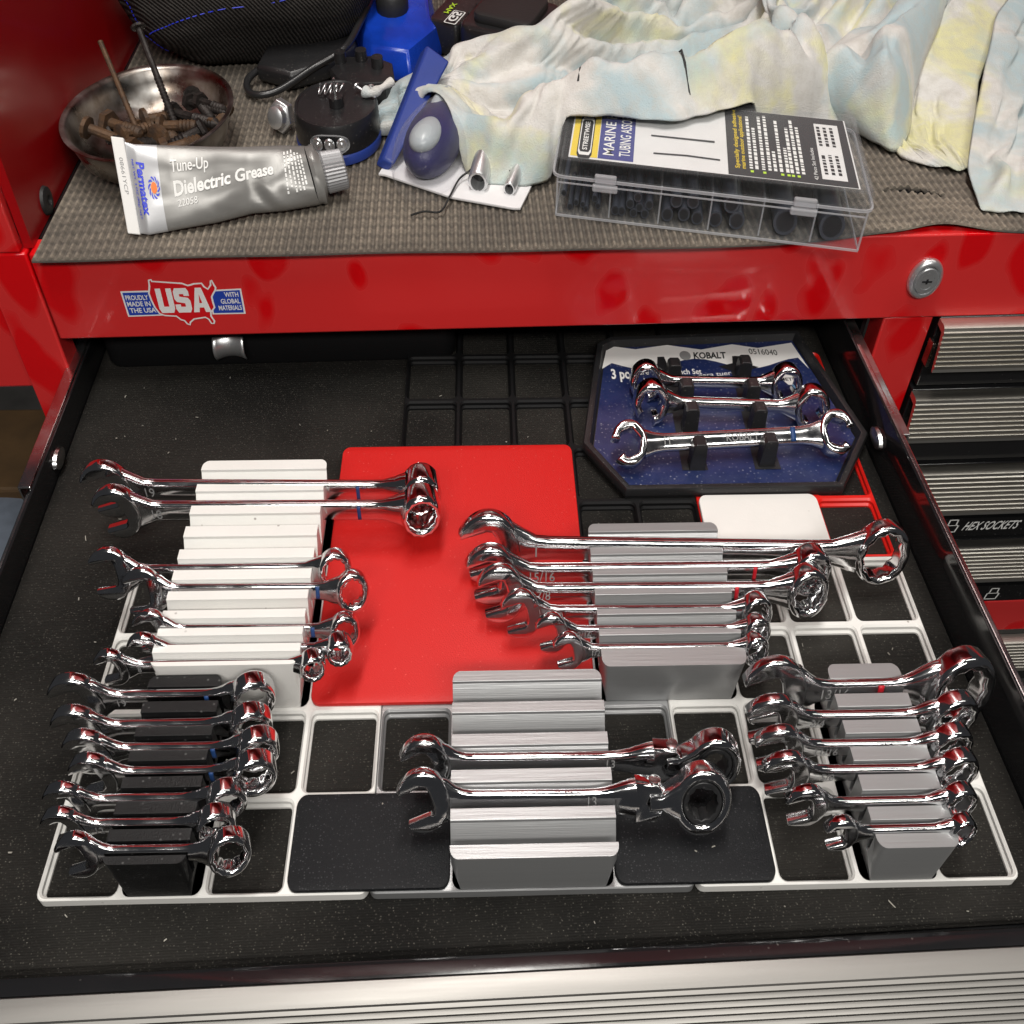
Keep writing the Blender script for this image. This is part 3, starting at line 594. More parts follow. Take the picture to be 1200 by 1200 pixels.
for k, (l, r, rj, rb, sw, ln, nm) in enumerate((((276.9, 72.6), (384.3, 73.2), 22, 21, 12, 15, 'largest stubby wrench, rearmost in the front right grey rack, red mark'), ((275.4, 58.6), (372, 58.5), 18, 15, 10, 8, 'stubby wrench second from the back in the front right grey rack'),
        ((276.4, 45.2), (365.2, 44.8), 16.5, 13, 9.5, 8, 'stubby wrench third from the back in the front right grey rack'), ((277.5, 33.7), (363.6, 33.4), 15.5, 12.5, 9, 10, 'stubby wrench third from the front in the front right grey rack'),
        ((283.6, 19.8), (358.3, 19.9), 13.5, 10.5, 8.2, 12, 'stubby wrench second from the front in the front right grey rack'), ((296.1, 8.1), (354.1, 8.5), 10.5, 8, 7, 14, 'tiny stubby wrench at the front of the front right grey rack'))):
    combo(nm, l, r, 30.2, rj * .84, rb * .94, sw * .86, 6.4 - .25 * k, ln - (4 if k else 2), GS, jang=16, tilt=8, Tb=(11 if k == 0 else 8.5 - .4 * k), name='stubby_wrench', mark=('mark_red', .62) if k == 0 else None, num=['13/16', '3/4', '11/16', '5/8', None, None][k], hole=.68 if k == 0 else .74)
# flex-head ratcheting wrenches
def flexw(lab, left, right, ztop, Rj, Rb, sw, T, lean, hb):
    zc = ztop - 1.9 - sw / 2 * math.cos(R(lean)); fn, Ln = frame(left, right, lean, zc)
    root = thing('flex_ratchet_wrench', lab, 'wrench', ((left[0] + right[0]) / 2, (left[1] + right[1]) / 2, zc - Rj), 'flex-head ratcheting wrenches in the front grey rack')
    cu = Rj * 1.05; ub = Ln - Rb; uh = ub - Rb * 1.75
    jo = jaw_outline(Rj, Rj * .98, 20, cu); jo = jo if area(jo) > 0 else jo[::-1]
    B().slab(jo, [], T * .95, T * .24, fn).build('open_end', 'chrome', root, smooth=60, wn=1)
    hx = lambda u, v, w_: fn(uh + (u - uh) * math.cos(R(hb)) - v * 0, v, w_ + 0)
    st = []; u0 = cu + Rj * .55; u1 = uh - 6
    for k in range(25):
        t = k / 24; u = u0 + (u1 - u0) * t; fl = math.exp(-((u - u0) / (Rj * .55)) ** 2); fr = math.exp(-((u1 - u) / 13) ** 2)
        st.append((u, sw / 2 + (Rj * .8 - sw / 2) * fl + (9 - sw / 2) * fr, T * .36 + T * .08 * fl + (T * .62 - T * .36) * fr, 0))
    shk = shank(fn, st).build('shank', 'chrome', root, smooth=50)
    put_text('13', lambda u, v: fn(u1 - 26 + u, -sw * .2 + v, T * .36 + .2), None, sw * .5).build('size_stamp', 'ink_grey', shk)
    fk = [(uh - 8, -9), (uh + 3, -8.4), (uh + 6, -5.5), (uh + 6, -4), (uh, -3.8), (uh - 1.5, 0), (uh, 3.8), (uh + 6, 4), (uh + 6, 5.5), (uh + 3, 8.4), (uh - 8, 9)]
    B().slab(fk, [], T * 1.2, 1.2, fn).build('hinge_fork', 'chrome', root, smooth=60, wn=1)
    b = B(); b.loft([[fn(uh + 2 + r * math.cos(a), vv, r * math.sin(a)) for a in [math.pi * k / 8 for k in range(16)]] for r, vv in ((2.2, -9.2), (3.0, -8.9), (3.0, 8.9), (2.2, 9.2))]); b.build('hinge_pin', 'satin_chrome', root, smooth=40)
    hd = [(uh - .8, -3.2), (uh + 5, -3.4)] + [(ub + Rb * math.cos(a), Rb * math.sin(a)) for a in [R(-146 + 292 * k / 34) for k in range(35)]] + [(uh + 5, 3.4), (uh - .8, 3.2)]
    h = B().slab(hd, [circ(ub, 0, Rb * .66, Rb * .66, 30)], T * 1.5, 1.6, fn).build('ratchet_head', 'chrome', root, smooth=60, wn=1)
    B().slab(circ(ub, 0, Rb * .655, Rb * .655, 30), [ring12(Rb * .52, ub)], T * 1.3, .5, fn).build('ratchet_gear', 'black_plastic', h, smooth=60, wn=1)
flexw('flex-head ratcheting wrench nearer the back in the front grey rack', (137.1, 43), (272, 41.6), 28.5, 13.5, 14, 8.4, 6.2, 14, 0)
flexw('flex-head ratcheting wrench nearer the front, round head fully visible', (136.7, 26.6), (265.4, 24.8), 28.5, 14, 15, 8.4, 6.2, 25, 0)

# ================================================================== blue carded tray with three flare-nut wrenches
ty = thing('wrench_tray', 'black clip tray with blue card insert at the back right of the drawer', 'tray', (305, 212, 0))
TO = [(246, 211), (361, 211.5), (385, 253), (367, 349.5), (250, 345), (241, 338), (226, 248)]
TI = insetp(TO, 6)
b = B(); b.prism(TO, .4, 1.8); b.build('tray_base', 'black_plastic', ty)
b = B(); n = len(TO)
lv = [(0, .5), (0, 5.6), (.8, 6.6), (2.6, 6.8), (4.0, 6.4), (5, 4), (6, 2)]
b.loft([[(p[0], p[1], z) for p in insetp(TO, d)] for d, z in lv], cap=False); b.build('tray_rim', 'black_plastic', ty, smooth=40)
cd = flat(insetp(TO, 6.5), lambda u, v: (u, v, 2.4)).build('card_insert', 'card_blue', ty)
wave = [(243, 318)] + [(243 + 126 * k / 20, 322 + 5 * math.sin(k * .62 + 2.2)) for k in range(1, 20)] + [(367, 316), (362, 342), (340, 337), (325, 341), (305, 336), (285, 341), (265, 337), (252, 340), (247, 336)]
wv_ = wave if area(wave) > 0 else wave[::-1]
flat(wv_, lambda u, v: (u, v, 2.55)).build('card_band', 'paper_white', cd)
b = put_text('KOBALT', lambda u, v: (299.5 + u, 327 + v, 2.7), 20, 6, bold=.03, shear=.1)
put_text('0516040', lambda u, v: (334 + u, 331 - .1 * u + v, 2.7), 17, 5.5, b=b); b.build('card_lettering_dark', 'ink_black', cd)
b = put_text('3 pc.', lambda u, v: (248 + u, 308.5 + v, 2.7), 12, 9, bold=.03)
put_text('Flare Nut Wrench Set', lambda u, v: (262 + u, 312 + v, 2.7), 40, 5, bold=.01, b=b)
put_text('Juego de llaves para tuercas', lambda u, v: (266 + u, 304.5 + .12 * u + v, 2.7), 60, 4, b=b)
put_text('conicas 3 piezas', lambda u, v: (292 + u, 299 + .1 * u + v, 2.7), 24, 3.6, b=b); b.build('card_lettering', 'ink_white', cd)
b = B(); flat(circ(294.5, 330, 3.4, 4.6, 20), lambda u, v: (u, v, 2.7), b); b.build('card_logo', 'ink_grey', cd)
b = B()
for cx in (340.5, 354): flat(circ(cx, 306, 5.4, 6, 6), lambda u, v: (u, v, 2.7), b)
b.build('card_badges', 'ink_white', cd)
flat(circ(340.5, 306, 4.4, 4.9, 6), lambda u, v: (u, v, 2.8)).build('card_badge_fill', 'ink_cyan', cd)
b = put_text('METRIC', lambda u, v: (347.5 + u, 304.5 + v, 2.85), 13, 2.8, bold=.02); b.build('card_badge_lettering', 'ink_black', cd)
b = B()
for cx, w_ in ((279.5, 12), (325, 12)):
    flat([(cx - w_, 319), (cx - 3, 322), (cx - 2, 329), (cx + 2, 329), (cx + 3, 322), (cx + w_, 318), (cx + 6, 315), (cx - 6, 315)][::-1], lambda u, v: (u, v, 2.75), b)
for cx in (285.5, 325): flat([(cx - 7, 229), (cx + 7, 229), (cx + 4.5, 318), (cx - 5, 318)], lambda u, v: (u, v, 2.72), b)
b.build('clip_slots', 'ink_black', cd)
for cx, y, z in ((286.5, 233, 19), (324.5, 235, 19), (287, 263, 18), (324.3, 262, 18), (287.4, 285, 17), (325, 284, 17), (284, 309, 13), (326, 311, 13)):
    b = B(); b.loft([[(cx + sx_ * wx, y + dy_, zz) for sx_, dy_ in ((-1, -4), (1, -4), (1, 4), (-1, 4))] for wx, zz in ((4.4, 1), (3.8, z - 3), (3.6, z), (2.4, z + 1.5))]); b.build('clip', 'black_plastic', ty, bevel=.5)
def cring(Rr, ri, ang, cu, gap=32):
    n = 26; o = []
    for k in range(n + 1): a = R(gap) + (2 * math.pi - 2 * R(gap)) * k / n; o.append((Rr * math.cos(a), Rr * math.sin(a)))
    for k in range(n, -1, -1):
        a = R(gap * 1.15) + (2 * math.pi - 2 * R(gap * 1.15)) * k / n; q = ri * (1 / max(.86, abs(math.cos((a % R(60)) - R(30))))) * .9; o.append((q * math.cos(a), q * math.sin(a)))
    c, s_ = math.cos(R(ang)), math.sin(R(ang)); return [(cu + x * c - y * s_, x * s_ + y * c) for x, y in o]
def flare(lab, left, right, zc, Rr, sw, T, lean, a1, a2, mark=False):
    fn, Ln = frame(left, right, lean, zc); root = thing('flare_nut_wrench', lab, 'wrench', ((left[0] + right[0]) / 2, (left[1] + right[1]) / 2, zc - 5), 'flare-nut wrenches clipped in the tray')
    for cu, an in ((Rr, a1), (Ln - Rr, a2)):
        o = cring(Rr, Rr * .60, an, cu, 27); o = o if area(o) > 0 else o[::-1]
        B().slab(o, [], T * 1.5, T * .25, fn).build('flare_end', 'chrome', root, smooth=60, wn=1)
    st = []; u0 = Rr * 1.85; u1 = Ln - Rr * 1.85
    for k in range(19):
        u = u0 + (u1 - u0) * k / 18; f = math.exp(-((u - u0) / (Rr * .5)) ** 2) + math.exp(-((u1 - u) / (Rr * .5)) ** 2)
        st.append((u, sw / 2 + (Rr * .62 - sw / 2) * f, T * .42 + T * .2 * f, 0))
    shk = shank(fn, st).build('shank', 'chrome', root, smooth=50)
    if mark:
        put_text('11', lambda u, v: fn(u0 + 14 + u, -2 + v, T * .42 + .2), None, 4.6).build('size_stamp', 'ink_grey', shk); put_text('KOBALT', lambda u, v: fn(Ln * .47 + u, -2 + v, T * .42 + .2), None, 4.4).build('maker_stamp', 'ink_grey', shk)
        b = B(); b.loft([[fn(uu, sw / 2 * vv, T * .42 * ww + .25) for vv, ww in ((-.8, .93), (-.4, 1), (.4, 1), (.8, .93))] for uu in (Ln * .735, Ln * .755)], close=False); b.build('paint_mark', 'mark_blue', root, smooth=50, solid=.2)
flare('small flare-nut wrench at the top of the blue tray', (256, 294), (354, 289), 13, 12, 6.5, 7, 15, 250, 290)
flare('middle flare-nut wrench in the blue tray', (256, 274), (364, 266.5), 14, 13, 7, 7.5, 15, 250, 290)
flare('largest flare-nut wrench, lying face up at the front of the tray', (239.5, 236), (371.5, 244), 15, 13, 10, 7.5, 58, 195, -18, mark=True)
# ================================================================== on the bench top
ZM = 91.0                                                   # top of the rubber mat
def bench_mat():
    """ribbed mat; ribs run front to back, the front right corner curls up and is slit"""
    x0, x1 = -53.5, 620.0; pitch = 4.2; nx = int((x1 - x0) / pitch) * 4; ny = 120; vs_ = []
    for j in range(ny + 1):
        for i in range(nx + 1):
            x = x0 + (x1 - x0) * i / nx; ph = (i % 4)
            fr = 304 + .7 * math.sin(x / 57) + .35 * math.sin(x / 17) + (6 + 5 * math.exp(-((x - 432) / 22) ** 2)) * ss(330, 400, x)
            y = fr + (785 - fr) * (j / ny) ** 1.6
            z = 3.2 if ph in (1, 2) else 1.9
            lift = 4 * math.exp(-((x - 432) / 26) ** 2) * math.exp(-((y - fr) / 26) ** 2) + 1.5 * math.exp(-((x - 395) / 18) ** 2) * math.exp(-((y - fr) / 20) ** 2)
            z += lift + .35 * noise.noise((x / 40, y / 40, 3))
            if j <= 1: z = 1.6 + lift - (1.2 if j == 0 else 0)
            vs_.append((x, y, z + 87.7))
    W_ = nx + 1
    def slit(i, j):
        a = vs_[j * W_ + i]; return 408 < a[0] < 448 and abs(a[1] - (356 - .28 * (a[0] - 412) + 4 * math.sin((a[0] - 408) / 13))) < 3.4 * math.sin(math.pi * (a[0] - 408) / 40)
    fs = [(j * W_ + i, j * W_ + i + 1, (j + 1) * W_ + i + 1, (j + 1) * W_ + i) for j in range(ny) for i in range(nx) if not slit(i, j)]
    return B().add(vs_, fs)
single(bench_mat(), 'bench_mat', 'bench_mat', 'grey ribbed rubber mat covering the bench top of the chest', 'mat', (200, 310, 87.8), solid=2.2, cabframe=True)

# ------------------------------------------------------------------ steel bowl of rusty screws
BC = (-19.5, 417)
b = B(); b.lathe([(34, 91.4), (46, 93.5), (55, 100), (59, 110), (60.5, 115.5), (62.5, 116.6), (64, 117.2), (64, 117.9), (61, 117.6), (59.2, 116), (57.6, 110), (53.6, 101), (45, 95), (33, 92.8), (1, 92.6)], (BC[0], BC[1], 0), 56)
single(b, 'steel_bowl', 'steel', 'shallow stainless steel bowl of rusty screws left of the tube', 'bowl', (BC[0], BC[1], 91.4), smooth=60)
def screw(p0, p1, r, m_, lab, grp=None, head=2.1, thread=.55, bolt=False):
    P0, P1 = Vector(p0), Vector(p1); d = P1 - P0; Ln = d.length; n = max(10, int(Ln / 1.1)); b = B(); prof = []
    for k in range(n + 1):
        t = k / n; rr = r * (1.16 if k % 2 and t > 1 - thread else .95) * (1 if t < .93 else max(.15, (1 - t) / .07)); prof.append((t, rr))
    t_ = d.normalized(); a = t_.cross(Vector((0, 0, 1))); a = a.normalized() if a.length > .05 else Vector((1, 0, 0)); c = t_.cross(a); nn = 10
    R_ = lambda t, rr, m_=nn: [tuple(P0 + t_ * (t * Ln) + (a * math.cos(2 * math.pi * q / m_) * rr + c * math.sin(2 * math.pi * q / m_) * rr)) for q in range(m_)]
    sh_ = B().loft([R_(t, rr) for t, rr in prof])
    hs = 6 if bolt else nn
    h = [(-r * 1.1, r * head * .75), (-r * .9, r * head), (-r * .2, r * head), (r * .1, r * .9)] if not bolt else [(-r * 1.3, r * head * .9), (-r * 1.2, r * head), (0, r * head), (.01, r)]
    hd = B().loft([[tuple(P0 + t_ * dz + (a * math.cos(2 * math.pi * q / hs) * rr + c * math.sin(2 * math.pi * q / hs) * rr)) for q in range(hs)] for dz, rr in h])
    root = thing('rusty_screw' if not bolt else 'rusty_bolt', lab, 'screw', tuple((P0 + P1) / 2), grp)
    sh_.build('screw_shaft', m_, root, smooth=35); hd.build('screw_head', m_, root, smooth=35); return root
GR = 'rusty screws in the steel bowl'
screw((-47, 447, 143), (-24, 408, 97), 1.6, 'rust', 'tall brown screw standing in the bowl, leftmost of the two uprights', GR, head=1.0)
screw((-27, 459, 147), (-5, 418, 99), 2.0, 'rust_dark', 'tall dark screw with round head leaning on the bowl rim', GR, head=2.2)
PL_ = [((-10, 428, 104), (20, 408, 106), 3, 'rust_dark'), ((-2, 438, 106), (22, 420, 108), 2.4, 'rust_dark'), ((-54, 404, 106), (-22, 396, 97), 3.2, 'rust'), ((-30, 416, 98), (-4, 402, 101), 3.4, 'rust'), ((-14, 404, 101), (-6, 420, 98), 3.6, 'rust'),
       ((4, 410, 101), (12, 430, 99), 3.2, 'rust'), ((-36, 398, 99), (-14, 404, 98), 3, 'rust_dark'), ((10, 402, 106), (-8, 396, 99), 3, 'rust_dark'), ((-20, 424, 97), (6, 432, 97), 2.6, 'rust'), ((-46, 412, 99), (-28, 424, 96), 2.8, 'rust_dark'),
       ((-6, 388, 101), (12, 396, 103), 3.4, 'rust'), ((-26, 390, 100), (-10, 384, 101), 3.2, 'rust'), ((16, 412, 104), (24, 430, 107), 2.6, 'rust')]
PL_ = [(tuple(Vector(a) + Vector((0, 7, 3))), tuple(Vector(c) + Vector((0, 7, 3))), r, m_) for a, c, r, m_ in PL_]
PL_ += [((-2, 452, 110), (14, 424, 108), 2.6, 'rust_dark'), ((6, 440, 112), (22, 428, 112), 2.4, 'rust_dark'), ((-44, 420, 108), (-24, 410, 106), 3.4, 'rust'), ((-24, 426, 107), (-8, 436, 106), 3.4, 'rust'), ((-12, 416, 108), (8, 414, 109), 3.2, 'rust'), ((-34, 408, 107), (-20, 424, 105), 3, 'rust')]
for p0, p1, r, m_ in PL_: screw(p0, p1, r, m_, 'rusty screw lying in the pile at the bottom of the bowl', GR, bolt=random.random() < .35)
for k in range(6):
    a = random.random() * 6.28; q = random.random() * 26; x, y = BC[0] + q * .75 * math.cos(a), BC[1] - 6 + q * math.sin(a); z0 = 99 + random.random() * 3
    tb = random.uniform(-.6, .6); ca, sa = math.cos(tb), math.sin(tb)
    fnw = lambda u, v, w_, x=x, y=y, z0=z0, ca=ca, sa=sa: (x + .75 * u, y + v * ca - w_ * sa, z0 + v * sa + w_ * ca)
    b = B().slab(circ(0, 0, 7, 7, 20), [circ(0, 0, 3, 3, 14)], 1.8, .4, fnw)
    single(b, 'rusty_washer', 'rust' if k % 2 else 'rust_dark', 'rusty washer among the screws in the steel bowl', 'washer', (x, y, z0 - 1), 'rusty washers in the steel bowl', smooth=35)

# ------------------------------------------------------------------ grease tube leaning on the bowl
def tpt(s_):
    """bottom edge, top edge and half thickness of the squeezed tube at s (0 crimp .. 1 shoulder)"""
    lo_ = [(0, (-9, 323, 92.5)), (.08, (-4, 321, 92.8)), (.45, (30, 332, 93.2)), (.62, (48, 341, 93.4)), (.8, (65, 344, 93.2)), (1, (83.5, 350, 93.4))]
    hi_ = [(0, (-13, 347.5, 131.5)), (.08, (-8.5, 348, 130)), (.45, (30, 357, 124)), (.62, (47, 362, 121.4)), (.8, (63, 367, 119.5)), (1, (75.5, 371.5, 117))]
    th = [(0, 1.2), (.08, 4), (.25, 8.5), (.62, 11), (.85, 15), (1, 17)]
    def ip(tab):
        for (a, p), (b_, q) in zip(tab, tab[1:]):
            if s_ <= b_: t = (s_ - a) / (b_ - a); return Vector(p).lerp(Vector(q), t) if isinstance(p, tuple) else p + (q - p) * t
        return Vector(tab[-1][1]) if isinstance(tab[-1][1], tuple) else tab[-1][1]
    return ip(lo_), ip(hi_), ip(th)
TN = Vector((.05, -.80, .60)).normalized()
def crumple(s_, t):
    k = ss(.05, .25, s_) * math.sin(math.pi * max(0, min(1, t))) ; f = ss(.55, .0, t)
    return 1.5 * (1.3 * noise.noise((s_ * 5, t * 3, 0)) + 1.6 * f * abs(noise.noise((s_ * 9 + t * 6, t * 2.5, 4))) * ss(.3, .6, s_) - 2.2 * f * math.exp(-((s_ - .66 - .25 * (.3 - t)) / .035) ** 2) + 1.6 * f * math.exp(-((s_ - .73 - .25 * (.3 - t)) / .04) ** 2)) * k
def tsurf(s_, t, off=0):
    a, c, h = tpt(s_); p = a.lerp(c, t); q = math.sqrt(max(0, 1 - (2 * t - 1) ** 2)); return tuple(p + TN * (h * q ** .85 * .62 + crumple(s_, t) + off))
tb = thing('grease_tube', 'squeezed silver tube of grease with ribbed cap leaning on the bowl', 'tube', (40, 340, ZM))
def tbody(s0, s1, ns):
    rings = []
    for i in range(ns + 1):
        s_ = s0 + (s1 - s0) * i / ns; a, c, h = tpt(s_); r = [tsurf(s_, .5 - .5 * math.cos(math.pi * k / 20)) for k in range(21)]
        r += [tuple(a.lerp(c, .5 + .5 * math.cos(math.pi * k / 12)) - TN * (h * .5 * math.sin(math.pi * k / 12))) for k in range(1, 12)]; rings.append(r)
    return B().loft(rings)
tbody(.185, 1, 64).build('tube_body', 'tube_skin', tb, smooth=50)
tbody(.0, .1845, 22).build('tube_tail', 'tube_pale', tb, smooth=50)
a, c, h = tpt(0); dx = Vector((-6.2, -.5, 1.2))
cr = B(); cr.loft([[tuple(a + dx * k + (c - a) * e + TN * 1.6) for e in (-.02, 1.04)] + [tuple(a + dx * k + (c - a) * e - TN * 1.6) for e in (1.04, -.02)] for k in (0, .25, 1)])
cr.build('tube_crimp', 'paper_white', tb, bevel=.5)
a, c, h = tpt(1); ce = a.lerp(c, .5) ; ax = Vector((.97, .10, -.10)).normalized(); e2 = (c - a).normalized(); ax = (ax - e2 * ax.dot(e2)).normalized(); e1 = ax.cross(e2)
rad = (c - a).length / 2
def cone(prof, n=32, ribs=0):
    rings = []
    for d_, r1, r2 in prof:
        rings.append([tuple(ce + ax * d_ + e2 * (r2 * math.cos(2 * math.pi * k / n)) + e1 * (r1 * math.sin(2 * math.pi * k / n))) for k in range(n)])
    return B().loft(rings)
cone([(-.5, 10.5, rad * .985), (1.5, 11.5, rad * .96), (4, 10.5, 17), (6, 9.5, 11), (8, 9, 9)]).build('tube_shoulder', 'tube_skin', tb, smooth=40)
n = 72; rings = []
for d_, q in ((6, 9.8), (7, 10.8), (17.5, 10.3), (18.3, 9.3), (18.5, 6)):
    rings.append([tuple(ce + ax * d_ + e2 * ((q + (.55 if k % 2 else 0)) * math.cos(2 * math.pi * k / n)) + e1 * ((q + (.55 if k % 2 else 0)) * math.sin(2 * math.pi * k / n))) for k in range(n)])
B().loft(rings).build('tube_cap', 'cap_grey', tb, smooth=25)
tx = lambda s0, t0, sl, off=.5: (lambda u, v: tsurf(s0 + u, t0 + sl * u + v, off))
b = put_text('Tune-Up', tx(.245, .66, .22), .185, .15, bold=.012)
put_text('Dielectric Grease', tx(.25, .38, .30), .515, .175, bold=.03, b=b); put_text('22058', tx(.262, .25, .2, .9), .105, .085, bold=.005, b=b)
for k, (s_, t0, ln_) in enumerate(((.835, .25, .62), (.862, .3, .58), (.888, .2, .7), (.912, .25, .6), (.935, .22, .62), (.955, .3, .5))):
    t = t0 + ln_
    while t > t0:
        q = random.uniform(.025, .07); f = lambda u, v: tsurf(u, v, .35); b.add([f(s_, t), f(s_ + .011, t), f(s_ + .011, t - q), f(s_, t - q)], [(0, 1, 2, 3)]); t -= q + .018
b.build('tube_lettering', 'ink_white', tb, kind='stuff')
b = put_text('Permatex', lambda u, v: tsurf(.075 + v, .80 - u, .35), .60, .040, bold=.035, shear=.15)
put_text('NET WT. 3 OZ (85g) NET', lambda u, v: tsurf(.035 + v, .82 - u, .35), .66, .018, b=b)
for k in range(10):
    a0 = 2 * math.pi * k / 10; f = lambda a, r: tsurf(.150 + r * .030 * math.cos(a), .50 + r * .135 * math.sin(a), .4)
    b.add([f(a0, .55), f(a0 + .35, .68), f(a0 + .75, 1.0), f(a0 + .45, .98), f(a0 + .1, .78)], [(0, 1, 2, 3, 4)])
b.build('tube_brand_lettering', 'ink_blue', tb, kind='stuff')
b = B(); f = lambda u, v: tsurf(.150 + u * .030, .50 + v * .135, .45); flat(circ(0, 0, .5, .5, 18), f, b); b.build('tube_dot', 'ink_orange', tb)
put_text('08661YCP', lambda u, v: tuple(Vector(tpt(0)[0]) + dx * (.62 - v) + (tpt(0)[1] - tpt(0)[0]) * (.82 - u) + TN * 1.75), .40, .30).build('batch_code', 'ink_grey', tb)

# ------------------------------------------------------------------ hex bolt
bo = thing('hex_bolt', 'shiny zinc hex nut on a bolt end beside the round lamp', 'bolt', (49, 440, ZM))
def axis_loft(o_, ax_, prof, n, ph=0, e=None):
    ax_ = Vector(ax_).normalized(); a_ = ax_.cross(Vector((0, 0, 1))).normalized(); c_ = a_.cross(ax_); o_ = Vector(o_)
    return B().loft([[(o_ + ax_ * d_)[0] + .75 * r_ * math.cos(ph + 2 * math.pi * k / n) * a_.x + 0 * k + .75 * r_ * math.sin(ph + 2 * math.pi * k / n) * c_.x for k in range(0)] or
        [tuple(o_ + ax_ * d_ + Vector(((a_.x * math.cos(ph + 2 * math.pi * k / n) + c_.x * math.sin(ph + 2 * math.pi * k / n)) * r_ * .75, (a_.y * math.cos(ph + 2 * math.pi * k / n) + c_.y * math.sin(ph + 2 * math.pi * k / n)) * r_, (a_.z * math.cos(ph + 2 * math.pi * k / n) + c_.z * math.sin(ph + 2 * math.pi * k / n)) * r_))) for k in range(n)] for d_, r_ in prof])
BA = (-.25, -.82, .25)
axis_loft((51, 446, 100), BA, [(-4, 7.5), (-4, 9.6), (-3, 10.4), (3.2, 10.4), (4, 9.4)], 6, .3).build('nut', 'zinc', bo, bevel=.6, smooth=30)
axis_loft((51, 446, 100), BA, [(-3, 7.4), (6.5, 7.4), (9.5, 6.6), (10.5, 4)], 20).build('bolt_end', 'zinc', bo, smooth=35)

# ------------------------------------------------------------------ round work lamp, lid off
pk = thing('work_lamp', 'round black lamp housing with clear lens and blue base, lid off', 'lamp', (87, 430, ZM))
PC = (87, 430)
B().lathe([(29, 91.3), (33.5, 92), (33.8, 97), (33, 98)], (*PC, 0), 48).build('lamp_base', 'matte_blue', pk, smooth=40)
B().lathe([(32.4, 97.5), (33.2, 98.5), (33, 113), (32, 115.4), (30, 115.6), (29.5, 114.8), (1, 114.8)], (*PC, 0), 48).build('lamp_body', 'black_plastic', pk, smooth=40)
def on_cyl(a, z, r): return (PC[0] + r * .75 * math.sin(a), PC[1] - r * math.cos(a), z)
ln_out = rrect(-.46, .46, -5.8, 5.8, 5.2, 6, .075)
le = B().slab(ln_out, [], 2.2, .0, lambda u, v, q: on_cyl(u - .06, 105.2 + v, 33.6 + q)); le = le.build('lamp_lens', 'lens', pk, smooth=40)
for a in (-.34, -.06, .22):
    b = B(); b.loft([[on_cyl(a - .0 + math.cos(t) * r, 105.2 + math.sin(t) * r * 33, h_) for t in [math.pi * k / 6 for k in range(12)]] for r, h_ in ((.125, 34.0), (.10, 34.9), (.05, 34.4), (.02, 35.2))]); b.build('led', 'zinc', le, smooth=40)
B().lathe([(6, 114.9), (5.6, 120.5), (1, 120.6)], (88, 427, 0), 16).build('lamp_peg', 'black_plastic', pk, smooth=40)
bx(87.3, 88.5, 426, 427.6, 120.5, 131).build('contact_pin', 'satin_chrome', pk)
b = B().tube([(76 + 2 * .75 * math.cos(t) + t * .55, 440 + 3.2 * math.sin(t), 119 + 3 * math.cos(t)) for t in [k * .45 for k in range(60)]], .45, 6); 
single(b, 'coil_spring', 'zinc', 'tiny coil spring lying on top of the lamp housing', 'spring', (80, 440, 115), smooth=60)
for k, (p0, p1) in enumerate((((99, 443, 119), (106, 439, 116)), ((107.5, 441, 119), (110, 434, 116)))):
    s_ = screw(p0, p1, .95, 'zinc', ['small silver screw on the lamp housing, left of the pair', 'small silver screw on the lamp housing, right of the pair'][k], 'small silver screws on the lamp housing', head=2.4); s_.name = 'small_screw'
sp_ = thing('lamp_insert', 'black plastic lamp insert with round pegs behind the round lamp', 'lamp part', (98, 478, ZM))
ins_o = [(78, 484), (84, 470), (100, 462), (114, 464), (119, 474), (117, 492), (104, 504), (86, 502)]
B().slab(ins_o, [], 22, 1.5, lambda u, v, q: (u, v, 102.2 + q)).build('insert_body', 'black_plastic', sp_, smooth=35)
for x, y in ((84, 494), (97, 497), (108, 486)): B().lathe([(5.2, 113), (4.8, 119.5), (1, 119.6)], (x, y, 0), 16).build('insert_peg', 'black_plastic', sp_, smooth=40)

# ------------------------------------------------------------------ soft black bag and its cord
bg = thing('tool_bag', 'black woven bag with blue stitching behind the steel bowl', 'bag', (20, 570, ZM))
def bag_pt(i, j, n, m_):
    """rounded pillow: i round, j from base to top"""
    a = 2 * math.pi * i / n; t = j / m_; ca, sa = math.cos(a), math.sin(a); e = .55
    rx = 84 * math.copysign(abs(ca) ** e, ca); ry = 62 * math.copysign(abs(sa) ** e, sa)
    q = (math.sin(math.pi * (.10 + .74 * t))) ** .42; z = 93 + 84 * t
    x, y = rx * q, ry * q; al = R(9); X, Y = x * math.cos(al) - y * math.sin(al) * .75, x * math.sin(al) + y * math.cos(al)
    p = Vector((18 + X, 582 + Y, z)); d_ = 5 * noise.noise(p / 26) + 2 * noise.noise(p / 9); return tuple(p + Vector((ca, sa, .2)) * d_)
n, m_ = 72, 26
B().loft([[bag_pt(i, j, n, m_) for i in range(n)] for j in range(m_ + 1)]).build('bag_body', 'bag_cloth', bg, smooth=60)
b = B()
for k in range(26):
    i = 36 + 9 + k * .55; j0 = 8 + k * .35
    p, q = Vector(bag_pt(i, j0, n, m_)), Vector(bag_pt(i + .32, j0 + .2, n, m_)); o_ = Vector((-.1, -1, .5)) * .7; b.tube([tuple(p + o_), tuple(q + o_)], .35, 5)
for k in range(22):
    i = 42.5 + .5 * math.sin(k / 4); j0 = 3 + k * .75
    p, q = Vector(bag_pt(i, j0, n, m_)), Vector(bag_pt(i, j0 + .45, n, m_)); o_ = Vector((-.5, -1, .2)) * .7; b.tube([tuple(p + o_), tuple(q + o_)], .33, 5)
b.build('stitching', 'ink_blue', bg, kind='stuff')
